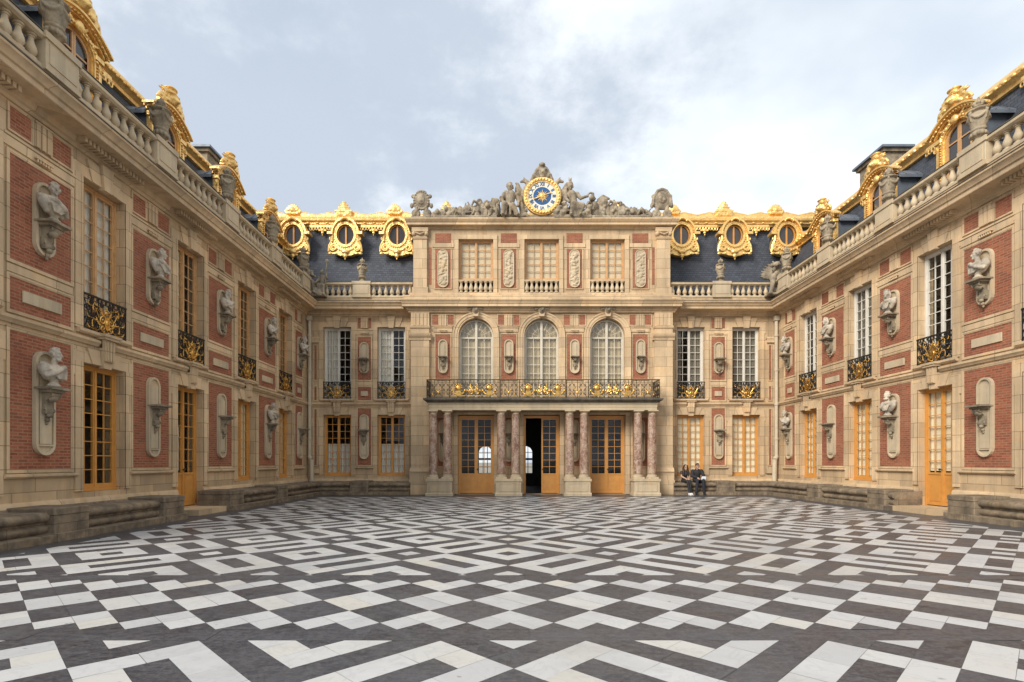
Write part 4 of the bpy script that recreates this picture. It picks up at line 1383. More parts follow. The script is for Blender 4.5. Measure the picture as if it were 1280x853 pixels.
# giant pilasters at the ends
for s in (1,-1):
    c = s*5.2
    T.box(c-.39, c+.39, -.13, -.001, 1.15, 6.60); T.box(c-.44, c+.44, -.16, -.001, .62, .95); T.box(c-.46, c+.46, -.19, -.001, -.1, .621)
    T.mold([(0,.95),(.20,.95),(.21,1.0),(.17,1.05),(.16,1.1),(.13,1.15),(0,1.15)], c-.43, c+.43)
    T.mold([(0,6.60),(.16,6.60),(.16,6.66),(.20,6.72),(.24,6.80),(.24,6.88),(.15,6.90),(0,6.90)], c-.46, c+.46)
    T.box(c-.39, c+.39, -.12, -.001, 6.90, 7.78); triglyph_x = MB()
    for k in (-1.5,-.5,.5,1.5): T.box(c+k*.16-.055, c+k*.16+.055, -.145, -.118, 7.22, 7.74)
    T.mold([(0,7.10),(.15,7.10),(.17,7.17),(.17,7.2),(0,7.2)], c-.42, c+.42)
    guttae(T, c, 7.02, .32)
PCOR = [(-.45,7.78),(.10,7.78),(.12,7.84),(.16,7.86),(.18,7.96),(.34,7.98),(.34,8.09),(.37,8.11),(.38,8.15),(.42,8.21),(.44,8.23),(.44,8.28),(.30,8.33),(.30,8.47),(-.45,8.47)]
sweep(T, [(-HP-.0,.48),(-HP,0),(HP,0),(HP,.48)], [(d*1.0 if d < 0 else d*.95, z+.004) for d, z in PCOR])
# attic storey
AH = 5.5
att = MB()
aw = [(c-.74, c+.74, 8.58, 10.94) for c in doors]
wall_with_holes(att, -AH, AH, 8.47, 11.42, aw, .45)
for s in (1,-1): att.box(*sorted((s*AH, s*(AH-.4))), .452, 4.0, 8.3, 11.42)
att.box(-AH+.402, AH-.402, 3.6, 4.0, 8.3, 11.42)
att.build('attic_wall', M['stone'], r)
flr = MB(); flr.box(-AH+.41, AH-.41, .46, 3.59, 8.40, 8.55); flr.box(-AH+.41, AH-.41, .46, 3.59, 11.2, 11.4); flr.build('interior_wall', M['interior'], r)
flr = MB(); flr.box(-AH-.1, AH+.1, .0, 4.0, 11.42, 11.70); flr.build('roof', M['lead'], r)
sweep(T, [(-AH,4.0),(-AH,0),(AH,0),(AH,4.0)], [(-.1,11.38),(.03,11.38),(.05,11.44),(.09,11.46),(.24,11.48),(.24,11.57),(.27,11.59),(.31,11.66),(.33,11.69),(.33,11.74),(-.1,11.76)])
sweep(T, [(-AH-.05,4.0),(-AH-.05,-.05),(AH+.05,-.05),(AH+.05,4.0)], [(-.1,8.46),(.10,8.46),(.10,8.58),(.07,8.62),(-.1,8.62)])
for s in (1,-1):
    c = s*5.2
    T.box(c-.29, c+.29, -.10, -.001, 8.62, 10.92); T.box(c-.34, c+.34, -.14, -.002, 8.6, 8.86)
    T.mold([(0,10.9),(.12,10.9),(.15,10.98),(.15,11.0),(0,11.0)], c-.31, c+.31)
    T.box(c-.35, c+.35, -.17, -.001, 11.22, 11.385); T.box(c-.28, c+.28, -.11, -.001, 11.0, 11.22)
    for q in (1,-1): T.ell((c+q*.27,-.10,11.14), (.10,.10,.11), n=12, m=8)
    T.tube([(c-.2,-.16,11.18),(c,-.17,11.10),(c+.2,-.16,11.18)], .035, 6)
    put_brick(r, T, min(c-s*.47,c-s*.36), max(c-s*.47,c-s*.36), 9.0, 10.6, 0)
for c in doors:
    T.ring([(c-.92,8.65),(c-.92,11.12),(c+.92,11.12),(c+.92,8.65)], [(c-.745,8.65),(c-.745,10.945),(c+.745,10.945),(c+.745,8.65)], -.05, -.001, False)
    T.box(c-.74, c+.74, -.05, .10, 9.145, 9.20)
    T.box(c-.74, c+.74, -.04, .08, 8.60, 8.64)
    o = put_window(r, c, 9.20, 1.475, 1.74, 5, 'pale_orange', [], y=.16)
    obj('inner_shutter', cached(('attb',), lambda: MB().box(-.70,.70,0,.02,.05,1.70).mesh('inner_shutter', M['blind'])), o, (0,.06,0))
    bo = MB().box(c-.735, c+.735, -.03, .06, 8.642, 8.66).build('window_balustrade', M['pale_stone'], r)
    for i in range(7): obj('baluster', cached('balu_s', lambda: baluster_mesh(.47, .078)), bo, (c-.735+1.47*(i+.5)/7, .015, 8.66))
    MB().box(c-.745, c+.745, .42, .444, 8.585, 9.2).build('recess_shade_sheet', M['interior_dark'], r)  # thin near-black sheet, painted shade behind the attic balusters
def relief_mesh(seed):
    q = random.Random(seed); mb = MB()
    mb.prism(capsule_loop(.235, -.82, .82), -.03, 0)
    cl = capsule_loop(.235, -.82, .82); cl2 = capsule_loop(.20, -.785, .785); mb.ring(cl, cl2, -.055, -.02)
    z = -.62
    while z < .66:
        x = q.uniform(-.06,.06)
        mb.ell((x,-.05,z), (q.uniform(.05,.11),.04,q.uniform(.05,.11)), (0,q.uniform(-50,50),0), 8, 6)
        mb.cap((x-.12,-.045,z+q.uniform(-.1,.1)),(x+.12,-.045,z+q.uniform(-.12,.12)),.024,.018)
        mb.ell((q.choice((-1,1))*.11,-.045,z+.04), (.05,.03,.07), (0,q.uniform(-60,60),0), 8, 5)
        z += q.uniform(.11,.16)
    return sculpt(mb, 'relief_panel', M['pale_stone'], .016, .006, 20, 1)
for i, c in enumerate(NX):
    put_brick(r, T, c-.33, c+.33, 8.84, 10.52, .04); put_brick(r, T, c-.34, c+.34, 10.80, 11.20, 0)
    T.box(c-.46, c+.46, -.03, -.001, 10.60, 10.76)
    obj('relief_panel', relief_mesh(20+i), r, (c, -.012, 9.68))
# portico
sl = MB()
sweep(sl, [(-4.72,-.0),(-4.72,-.92),(4.72,-.92),(4.72,-.0)], [(-.5,3.84),(.06,3.84),(.09,3.88),(.17,3.92),(.19,3.95),(.19,4.015),(-.5,4.02)])
sl.box(-4.3, 4.3, -.6, -.002, 3.83, 4.021)
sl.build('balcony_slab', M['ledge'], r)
en = MB()
sweep(en, [(-4.70,-.0),(-4.70,-.90),(4.70,-.90),(4.70,-.0)], [(-.40,3.535),(.0,3.535),(.0,3.65),(.012,3.655),(.012,3.76),(.03,3.78),(.05,3.838),(-.40,3.838)])
for s in (-3, -1, 1, 3): en.box(s*1.41-.16, s*1.41+.16, -.52, -.002, 3.54, 3.835)
en.build('entablature', M['pale_stone'], r)
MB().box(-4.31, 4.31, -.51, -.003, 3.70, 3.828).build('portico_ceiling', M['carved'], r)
shaft = [(.185,0),(.195,.03),(.187,.06)]+[(.187*(1-.12*(t/12)**1.8), .06+2.36*t/12) for t in range(1, 13)]+[(.175,2.44),(.175,2.47)]
me_s = MB().lathe(shaft, 24).mesh('column', M['marble_pink'], 40)
me_b = MB().lathe([(.215,0),(.22,.03),(.21,.06),(.18,.075),(.19,.09),(.19,.11),(.165,.125),(.16,.14)], 20).box(-.225,.225,-.225,.225,-.07,.002).mesh('column_base', M['pale_stone'], 40)
me_c = MB().lathe([(.14,0),(.155,.01),(.155,.03),(.145,.04),(.145,.09),(.17,.11),(.20,.15)], 20).box(-.215,.215,-.215,.215,.148,.20).mesh('column_capital', M['pale_stone'], 40)
for s in (1,-1):
    for x in (1.12, 1.72, 3.96, 4.55):
        o = obj('column', me_s, r, (s*x, -.70, .90)); o.rotation_euler = (0,0,rnd.uniform(0,6))
        obj('column_base', me_b, o, (0,0,-.13)).rotation_euler = (0,0,-o.rotation_euler.z)
        obj('column_capital', me_c, o, (0,0,2.44)).rotation_euler = (0,0,-o.rotation_euler.z)
    for x in (1.42, 4.255):
        pd = MB()
        pd.cbox(-.52,.52,-.36,.36,0,.66,.006); pd.mold([(-.3,-.02),(.40,-.02),(.40,.10),(.37,.13),(-.3,.13)], -.56,.56); pd.box(-.56,.56,-.395,.395,.60,.70)
        pd.ring([(-.42,.18),(.42,.18),(.42,.54),(-.42,.54)], [(-.38,.22),(.38,.22),(.38,.50),(-.38,.50)], -.375, -.35)
        obj('pedestal', cached('pped', lambda: pd.mesh('pedestal', M['pale_stone'])), r, (s*x, -.70, 0))
# balcony railing
def balcony_iron(x0, x1, dense):
    mb = MB(); h = .76; n = max(2, round((x1-x0)/.36)); st = (x1-x0)/n
    mb.box(x0, x1, -.022, .022, h-.02, h+.012); mb.box(x0, x1, -.012, .012, .02, .045); mb.box(x0, x1, -.010, .010, h-.12, h-.105)
    for i in range(n+1): mb.box(x0+i*st-.010, x0+i*st+.010, -.010, .010, 0, h-.02)
    for i in range(n):
        c = x0+(i+.5)*st
        for s in (1,-1):
            mb.scroll(c+s*.09, .17, .065, .012, .3, 1.4, .010, 0, 5, 14, flip=s); mb.scroll(c+s*.09, .34, .065, .012, -.3, -1.4, .010, 0, 5, 14, flip=s)
            mb.scroll(c+s*.085, .53, .06, .012, .6, 1.4, .010, 0, 5, 14, flip=s)
            if dense: mb.tube([(c+s*.16,0,.05),(c+s*.02,0,.25),(c+s*.15,0,.45),(c,0,.62)], .010, 5)
        mb.tube([(c+.045*math.cos(a*.785),0,h-.062+.036*math.sin(a*.785)) for a in range(8)], .008, 5, True)
    return mb
def gilt_row(x0, x1):
    mb = MB(); n = 3
    for k in range(n):
        c = x0+(x1-x0)*(k+.5)/n
        if k == 1:
            for s in (1,-1):
                mb.scroll(c+s*.11, .24, .11, .02, PI*.5, -1.3, .022, -.03, 6, flip=s); mb.scroll(c+s*.10, .42, .08, .02, -PI*.5, 1.2, .02, -.03, 6, flip=s)
                leafy(mb, c+s*.05, .30, PI/2-s*.8, .26, .06, -.03)
        else:
            mb.ell((c,-.03,.40), (.12,.05,.13), n=12, m=8); mb.prism([(c-.09,.30),(c+.09,.30),(c+.12,.12),(c-.12,.12)], -.06, -.02)
            for j in range(7):
                a = PI*j/6; mb.ell((c+.14*math.cos(a),-.03,.42+.14*math.sin(a)), (.03,.025,.04), n=8, m=5)
        for s in (1,-1): leafy(mb, c+s*.14, .16, PI/2-s*1.0, .20, .045, -.02); mb.ell((c+s*.26,-.02,.30), (.05,.03,.06), n=8, m=5)
        mb.box(c-.26, c+.26, -.03, -.014, .075, .11)
    mb.box(x0, x1, -.02, -.013, .085, .10)
    return mb.mesh('gilt_emblem', M['gold_iron'], 50)
RX = 4.78
segs = [(-RX,-3.84,0),(-3.84,-1.85,1),(-1.85,-.97,0),(-.97,.97,1),(.97,1.85,0),(1.85,3.84,1),(3.84,RX,0)]
for a, b, g_ in segs:
    o = balcony_iron(a, b, True).build('balcony_railing', M['balcony_iron'], r, (0, -.98, 4.02), smooth=40)
    if g_: obj('gilt_emblem', gilt_row(a+.05, b-.05), o)
    else:
        mb = MB(); c = (a+b)/2
        for s in (1,-1): leafy(mb, c+s*.06, .30, PI/2-s*.9, .14, .03, -.012); leafy(mb, c+s*.22, .12, PI/2-s*.6, .12, .026, -.012)
        mb.ell((c,-.012,.22), (.05,.02,.07), n=8, m=5); mb.build('gilt_emblem', M['gold_iron'], o, smooth=50)
for s in (1,-1): balcony_iron(0, .96, True).build('balcony_railing', M['balcony_iron'], r, (s*RX, -.98, 4.02), R(90), smooth=40)
# carved keystone masks over the arches
ks = MB(); ks.ell((0,0,0), (.15,.12,.17), n=12, m=8); ks.ell((0,-.10,-.03), (.05,.06,.05), n=8, m=5)
for s in (1,-1): ks.chain([(s*.12,-.02,.10),(s*.28,-.02,.04),(s*.34,0,.12)], [.07,.05,.035]); ks.ell((s*.06,-.10,.05), .035, n=8, m=5)
km = sculpt(ks, 'keystone_mask', M['carved'], .018, .008, 14)
for c in doors: obj('keystone_mask', km, r, (c, -.16, 7.86))
T.build('stone_trim', M['trim'], r, smooth=30)
# rooms behind the pavilion wall: the vestibule sees through to the garden side
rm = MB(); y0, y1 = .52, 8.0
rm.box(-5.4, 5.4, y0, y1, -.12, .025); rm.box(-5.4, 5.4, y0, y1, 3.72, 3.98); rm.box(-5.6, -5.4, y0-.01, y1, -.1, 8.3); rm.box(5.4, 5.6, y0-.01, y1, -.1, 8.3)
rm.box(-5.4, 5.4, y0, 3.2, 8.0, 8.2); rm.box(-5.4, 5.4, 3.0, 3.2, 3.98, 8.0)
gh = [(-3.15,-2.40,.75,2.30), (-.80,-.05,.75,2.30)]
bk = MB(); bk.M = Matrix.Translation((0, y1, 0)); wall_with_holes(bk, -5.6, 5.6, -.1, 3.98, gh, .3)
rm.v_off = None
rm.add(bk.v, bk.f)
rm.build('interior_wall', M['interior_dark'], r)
for a, b, c0, c1 in gh:
    mb = MB(); cx = (a+b)/2
    mb.box(a, b, y1+.1, y1+.14, 1.50, 1.62)
    for k in range(1, 3): mb.box(a+.75*k/3-.02, a+.75*k/3+.02, y1+.1, y1+.14, c0, c1)
    for z in (1.1, 1.95): mb.box(a, b, y1+.11, y1+.13, z-.015, z+.015)
    ar = arch(.375, 0, 1.18, 12)[1:-1]
    for half in (0, 1):
        pts = [p for p in ar if (p[0] <= 1e-6 if half == 0 else p[0] >= -1e-6)]
        poly = [(cx+x, c0+z) for x, z in pts]+([(cx, c1+.01), (cx-.38, c1+.01)] if half == 0 else [(cx+.38, c1+.01), (cx, c1+.01)])
        mb.prism(poly, y1+.02, y1+.28)
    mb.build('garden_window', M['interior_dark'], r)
# ------------------------------------------------------------------ loose things: busts, urns, sculpture, clock, benches, people
def at_wall(side, Y, d, z):
    """world point d metres out from a side wing's wall"""
    return ((XL+d) if side < 0 else (XR-d), Y, z)
FACE = {-1: PI/2, 1: -PI/2, 0: 0}

def bust_mesh(v):
    q = random.Random(40+v); mb = MB()
    turn = (-28, 22, 0, 30, -12, 12)[v]
    tr = R(turn); fx, fy = math.sin(tr), -math.cos(tr)
    # socle
    mb.lathe([(.115,0),(.12,.03),(.10,.045),(.075,.07),(.072,.10),(.09,.125)], 18)
    # chest and shoulders, cut in a deep curve
    mb.ell((0,.02,.26), (.20,.13,.17), n=16, m=10); mb.ell((0,-.03,.31), (.19,.12,.12), n=16, m=10)
    for s in (1,-1):
        mb.ell((s*.20,.02,.33), (.115,.105,.115), n=12, m=8)
        mb.cap((s*.24,.02,.30),(s*.17,.0,.17),.085,.06)
    mb.cap((0,0,.12),(0,.02,.22),.08,.12)
    # drapery folds
    for k in range(7):
        a = -.24+.08*k
        mb.chain([(a-.05,.02,.43-abs(a)*.3),(a*.7+.02,-.155+abs(a)*.2,.30),(a*.35+.06*(1 if v % 2 else -1),-.135,.15)], [.018,.022,.014], 8)
    if v in (0, 3):
        mb.chain([(-.26,.06,.40),(-.10,-.13,.38),(.10,-.15,.27),(.24,-.06,.20)], [.05,.055,.055,.045], 8)
    else:
        mb.chain([(.26,.06,.40),(.10,-.13,.37),(-.10,-.14,.26),(-.22,-.05,.19)], [.05,.055,.05,.045], 8)
    # neck, head and face
    mb.cap((0,.01,.38),(fx*.02,.0+fy*.02,.50),.068,.060)
    hx, hy, hz = fx*.03, fy*.03, .60
    def hp(u, f, z): return (hx+u*math.cos(tr)-f*math.sin(-tr)*1.0, hy+u*math.sin(tr)+f*fy, hz+z) if False else (hx+u*math.cos(tr)+f*fx, hy+u*math.sin(tr)+f*fy, hz+z)
    mb.ell((hx,hy,hz+.02), (.082,.098,.105), (0,0,turn), 16, 12)
    mb.ell(hp(0,.035,-.055), (.055,.058,.058), (0,0,turn), 12, 8)
    mb.cap(hp(0,.095,.02), hp(0,.118,-.025), .012, .018, 8)            # nose
    for s in (1,-1):
        mb.ell(hp(s*.034,.088,.035), (.03,.012,.012), (0,0,turn), 8, 6)   # brows
        mb.ell(hp(s*.034,.080,.018), .013, n=8, m=6)                     # eyes
        mb.ell(hp(s*.045,.062,-.02), (.026,.026,.026), n=8, m=6)         # cheeks
        mb.ell(hp(s*.086,-.005,.0), (.012,.022,.034), (0,0,turn), 8, 6)  # ears
    mb.ell(hp(0,.090,-.058), (.026,.014,.010), (0,0,turn), 8, 6); mb.ell(hp(0,.080,-.095), (.026,.024,.024), n=8, m=6)
    # hair
    for i in range(46):
        a = q.uniform(0, 2*PI); e = q.uniform(-.1, 1.4)
        u, f, z = math.cos(a)*math.cos(e), math.sin(a)*math.cos(e), math.sin(e)
        if f > .35 and z < .62: continue
        mb.ell(hp(u*.084, f*.098, .028+z*.105), q.uniform(.018,.030), n=7, m=5)
    if v in (1, 4):
        for i in range(16):                                              # beard
            a = R(-75+150*i/15); mb.ell(hp(.062*math.sin(a), .045+.045*math.cos(a), -.085-.02*math.cos(a)), q.uniform(.018,.028), n=7, m=5)
    if v in (2, 5):
        for s in (1,-1): mb.chain([hp(s*.085,-.02,.04),hp(s*.10,-.03,-.06),hp(s*.085,-.01,-.15)], [.035,.04,.028], 8)
        mb.ell(hp(0,-.10,.03), (.06,.06,.06), n=8, m=6)
    if v == 3:
        mb.chain([hp(-.08,.03,.075),hp(0,.085,.09),hp(.08,.03,.075)], [.016,.018,.016], 8)
    return sculpt(mb, 'bust', M['bust'], .0105, .005, 20, 1)

# bracket shelf tops at z = 5.90 (upper) and 2.80 (lower); shelf reaches .36 out
BUSTS = [
 (-1, 10.10, 5.91, 0, 'draped bust turning its head, upper bracket by the curtained orange window, shaded wing'),
 (-1, 13.20, 5.91, 3, 'wreathed bust on upper bracket between the curtained window and the next, shaded wing'),
 (-1, 16.35, 5.91, 2, 'long haired bust on the upper bracket one bay beyond the orange door'),
 (-1, 19.50, 5.91, 4, 'bearded bust on the upper bracket straight above another bust, shaded wing'),
 (-1, 22.45, 5.91, 5, 'bust on upper bracket squeezed beside the drainpipe, shaded wing'),
 (-1, 10.10, 2.81, 1, 'bearded draped bust on low bracket next to the dark paned ground window'),
 (-1, 19.50, 2.81, 3, 'low bust between two shuttered ground windows of the shaded wing'),
 (1, 13.20, 5.91, 0, 'draped bust on upper bracket above an empty bracket, sunlit wing near the orange door'),
 (1, 16.35, 5.91, 5, 'upper bust directly above another bust on the sunlit wing'),
 (1, 19.50, 5.91, 2, 'long haired upper bust above the empty bracket between shuttered windows, sunlit wing'),
 (1, 22.45, 5.91, 4, 'bearded upper bust beside the drainpipe of the sunlit wing'),
 (1, 16.35, 2.81, 1, 'bearded bust on low bracket between orange door and shuttered window, sunlit wing'),
 (1, 22.45, 2.81, 3, 'low bust tucked beside the drainpipe on the sunlit wing'),
]
bm = {v: bust_mesh(v) for v in range(6)}
for sd, Y, z, v, lab in BUSTS:
    b = MB().box(0,0,0,0,0,0)
    o = obj('bust', bm[v], None, at_wall(sd, Y, .235, z), FACE[sd]); o.scale = (.94, .92, 1.0)
    tag(o, lab, 'bust', group='marble busts on wall brackets')

# ---- urns
def urn_mesh():
    mb = MB()
    mb.lathe([(.15,0),(.165,.02),(.165,.05),(.12,.07),(.085,.11),(.08,.14),(.10,.16),(.15,.20),(.165,.25),(.15,.29),(.13,.31),(.145,.33),(.165,.36),(.15,.39),(.155,.42),(.185,.55),(.205,.68),(.205,.75),(.17,.78),(.165,.81),(.22,.84),(.235,.87),(.20,.90),(.08,.91)], 24)
    for k in range(4):
        a0 = k*PI/2+PI/4
        mb.chain([(math.cos(a0+t*PI/2)*(.215-.012*math.sin(t*PI)), math.sin(a0+t*PI/2)*(.215-.012*math.sin(t*PI)), .77-.15*math.sin(t*PI)) for t in (0,.17,.33,.5,.67,.83,1)], [.022,.032,.036,.04,.036,.032,.022], 8)
        mb.ell((math.cos(a0)*.225, math.sin(a0)*.225, .78), .04, n=8, m=6); mb.cap((math.cos(a0)*.225, math.sin(a0)*.225, .76),(math.cos(a0)*.20, math.sin(a0)*.20, .58),.03,.015,8)
    for k in range(12):
        a = k*PI/6; mb.ell((.155*math.cos(a), .155*math.sin(a), .24), (.035,.035,.06), n=7, m=5)
    return sculpt(mb, 'urn', M['urn'], .014, .004, 18, 1)
def finial_mesh():
    mb = MB(); mb.lathe([(.12,0),(.07,.03),(.06,.06),(.10,.09)], 12)
    for k in range(5):
        a = k*2*PI/5
        mb.chain([(0,0,.08),(.09*math.cos(a),.09*math.sin(a),.16),(.06*math.cos(a),.06*math.sin(a),.25)], [.045,.045,.018], 7)
    mb.cap((0,0,.1),(0,0,.33),.06,.02)
    return sculpt(mb, 'finial', M['urn'], .016, .006, 16, 1)
um, fm = urn_mesh(), finial_mesh()
ZU = 8.47+.68+.012
URNS = [(-1, 10.03, 'tall urn on the shaded wing, beside the biggest gilded dormer'), (-1, 13.1, 'garlanded urn between the first two gilded dormers of the shaded wing'),
        (-1, 16.2, 'garlanded urn in front of the shaded wing dormer just below the chimney'), (-1, 19.3, 'garlanded urn above the long wall between the two shuttered ground windows, shaded wing'),
        (-1, 22.15, 'garlanded urn next to the seated stone figures in the corner'),
        (1, 13.1, 'big garlanded urn nearest the sunlit dormer whose casement shows most'), (1, 16.2, 'garlanded urn before the lead roofed dormer below the sunlit chimney'),
        (1, 19.3, 'garlanded urn on the sunlit wing, over the bust free lower pier'), (1, 22.15, 'garlanded urn just behind the winged stone beast'),
        (0, -7.75, 'small urn on rear balustrade beside the seated corner figures'), (0, 7.75, 'small urn on rear balustrade beside the winged beast')]
for sd, Y, lab in URNS:
    p = at_wall(sd, Y, .31, ZU) if sd else (CX+Y, YB-.31, ZU)
    o = obj('urn', um, None, p, rnd.uniform(0,6)); o.scale = (1,1,.93) if sd else (.92,.92,.86)
    tag(o, lab.replace('nearest the', 'close to the'), 'urn', group='stone urns along the balustrades')
    obj('finial', fm, o, (0,0,.90))

# ---- sculpture helpers
GC = M['grey_carved']
def figure(mb, pel, sho, head, arms, legs, k=1.0, robe=0, seed=1):
    """draped stone figure: pelvis, shoulder line, head, two arms (elbow, hand), two legs (knee, foot)"""
    q = random.Random(seed)
    P, C = Vector(pel), Vector(sho); H = Vector(head)
    mb.chain([P, P.lerp(C,.5), C], [.19*k,.17*k,.20*k], 14)
    ax = Vector((1,0,0))
    for s, (e, h) in zip((-1,1), arms):
        sp = C+ax*s*.24*k+Vector((0,0,.02*k)); mb.ell(sp, .11*k)
        mb.chain([sp, e, h], [.095*k,.075*k,.05*k]); mb.ell(h, (.06*k,.06*k,.07*k))
    for s, (n_, f) in zip((-1,1), legs):
        hp = P+ax*s*.11*k; mb.chain([hp, n_, f], [.15*k,.115*k,.07*k]); mb.ell(Vector(f)+Vector((0,-.09*k,-.02*k)), (.065*k,.14*k,.055*k))
    mb.cap(C, H, .085*k, .08*k)
    mb.ell(H+Vector((0,0,.06*k)), (.115*k,.13*k,.15*k), n=14, m=10); mb.cap(H+Vector((0,-.12*k,.08*k)), H+Vector((0,-.155*k,.03*k)), .018*k, .026*k)
    for s in (1,-1):
        mb.ell(H+Vector((s*.045*k,-.112*k,.09*k)), (.04*k,.018*k,.016*k)); mb.ell(H+Vector((s*.05*k,-.09*k,.02*k)), .036*k)
    mb.ell(H+Vector((0,-.12*k,-.02*k)), (.036*k,.02*k,.014*k)); mb.ell(H+Vector((0,-.10*k,-.07*k)), .04*k)
    for i in range(26):
        a = q.uniform(0, 2*PI); e = q.uniform(-.2, 1.5)
        v = Vector((math.cos(a)*math.cos(e)*.12, math.sin(a)*math.cos(e)*.13, math.sin(e)*.15))
        if v.y < -.05 and v.z < .09: continue
        mb.ell(H+(v+Vector((0,0,.06)))*k, q.uniform(.03,.05)*k, n=7, m=5)
    if robe:
        for i in range(robe):
            t = i/max(1, robe-1); a = Vector(legs[0][0]).lerp(Vector(legs[1][0]), t)+Vector((0,-.04,.02)); f = Vector(legs[0][1]).lerp(Vector(legs[1][1]), t)
            mb.chain([P+ax*(t-.5)*.3*k+Vector((0,-.12*k,.02)), a, f+Vector((0,.02,0))], [.07*k,.085*k,.05*k], 8)

def trophies(mb, x0, x1, h0, h1, seed, dy=.22):
    """heap of arms: shields, helmets, cuirasses, banners, cannon, lowering from h0 to h1"""
    q = random.Random(seed); L = abs(x1-x0); n = int(L/.085)
    for i in range(n):
        t = (i+q.uniform(-.3,.3))/n; x = x0+(x1-x0)*t; h = (h0+(h1-h0)*t)
        z = q.uniform(.08, max(.12, h-.10)); y = q.uniform(-dy, dy)*(1-.4*z/max(h,.1))
        k = q.random()
        if k < .28: mb.ell((x,y,z), (q.uniform(.10,.17),.05,q.uniform(.12,.20)), (q.uniform(-30,30),q.uniform(-60,60),q.uniform(-40,40)), 12, 8)
        elif k < .5: mb.ell((x,y,z), q.uniform(.07,.12), n=10, m=8); mb.chain([(x-.08,y,z+.06),(x,y,z+.14),(x+.10,y+.03,z+.04)], [.03,.04,.03], 7)
        elif k < .75:
            a = q.uniform(.15, 1.1)*(1 if x1 > x0 else -1); ln = q.uniform(.22,.42)
            mb.cap((x-ln*.5*math.cos(a),y,max(.05,z-ln*.5*abs(math.sin(a)))), (x+ln*.5*math.cos(a),y,min(h+.05,z+ln*.4*abs(math.sin(a)))), .04, .028, 8)
        else: mb.chain([(x-.12,y,max(.05,z-.10)),(x-.04,y-.05,z+.03),(x+.08,y,z-.02),(x+.15,y+.02,max(.05,z-.12))], [.04,.055,.05,.03], 8)
    mb.box(min(x0,x1), max(x0,x1), -dy, dy, -.02, .09)

ZA = 11.755; YS = YP-.02
def place(mb, name, label, cat, x, y=YS, z=ZA, vox=.019, rough=.006, rs=14, mat=None, group=None):
    me = sculpt(mb, name, mat or GC, vox, rough, rs, 2)
    return tag(obj(name, me, None, (x, y, z)), label, cat, group)

# heaps of arms on either side of the clock
def heap(x0, x1, h0, h1, seed):
    mb = MB(); n = int(abs(x1-x0)/.16)
    for i in range(n+1):
        t = i/n; h = h0+(h1-h0)*t+.06*math.sin(i*2.3+seed)
        mb.ell((x0+(x1-x0)*t, .06, h*.40), (.15,.20,h*.46), n=10, m=8)
    trophies(mb, x0, x1, h0, h1, seed, .24); trophies(mb, x0, x1, h0*.8, h1*.8, seed+50, .30)
    return mb
mb = heap(-1.90, -4.62, 1.0, .50, 3)
for x, z, a_ in ((-2.5,.62,1.9),(-2.9,.55,2.3),(-3.4,.45,1.2)): mb.cap((x,.0,z-.3),(x+.4*math.cos(a_),.02,z+.32*math.sin(a_)),.05,.03,8)
place(mb, 'carved_trophy', 'carved stone heap of shields and arms beside the bearded seated figure', 'sculpture', CX, group='carved trophies on the attic')
mb = heap(2.02, 4.62, 1.05, .50, 5)
mb.ell((2.62,.0,.74), (.24,.20,.24)); mb.chain([(2.42,.0,.88),(2.62,-.02,1.02),(2.88,.0,.92)], [.05,.07,.05]); mb.chain([(3.05,.0,.45),(3.2,-.05,.72),(3.42,.0,.78)], [.06,.06,.03])
place(mb, 'carved_trophy', 'carved stone heap of helmets and banners beside the seated figure in a helmet', 'sculpture', CX, group='carved trophies on the attic')
# the bearded hero with lion skin and club, and the small figure at his knee
mb = MB(); figure(mb, (-1.38,.0,.52), (-1.33,.04,1.08), (-1.36,.0,1.36), [((-1.72,-.10,.85),(-1.60,-.28,.58)),((-.98,.05,.85),(-1.02,-.12,.58))], [((-1.60,-.38,.52),(-1.66,-.30,.10)),((-1.24,-.36,.46),(-1.02,-.30,.08))], 1.12, 0, 2)
mb.ell((-1.36,.05,.22), (.42,.28,.24)); mb.chain([(-1.0,.1,1.35),(-.90,.1,.9),(-.86,.1,.3),(-.80,.05,.06)], [.05,.08,.09,.07])
mb.chain([(-1.55,.1,1.25),(-1.60,.12,.95),(-1.66,.1,.5)], [.09,.10,.09]); mb.ell((-1.36,-.09,1.30), (.10,.06,.13))
for q_ in (-.1,0,.1): mb.chain([(-1.36+q_,-.10,.62),(-1.36+q_*1.5,-.33,.52),(-1.34+q_*2,-.30,.12)], [.05,.06,.05], 8)
place(mb, 'seated_statue', 'stone statue of a bearded bare chested seated man beside the clock', 'statue', CX)
mb = MB(); figure(mb, (-2.04,-.05,.40), (-2.06,-.02,.66), (-2.10,-.02,.80), [((-2.26,-.1,.58),(-2.12,-.2,.50)),((-1.86,-.1,.62),(-1.76,-.15,.82))], [((-2.16,-.25,.34),(-2.22,-.22,.10)),((-1.94,-.25,.36),(-1.90,-.22,.10))], .62, 0, 6)
mb.ell((-2.05,.0,.16), (.24,.22,.18)); mb.ell((-1.76,-.12,.90), (.06,.06,.09))
place(mb, 'cherub_statue', 'small stone child figure leaning at the bearded man, arm raised', 'statue', CX)
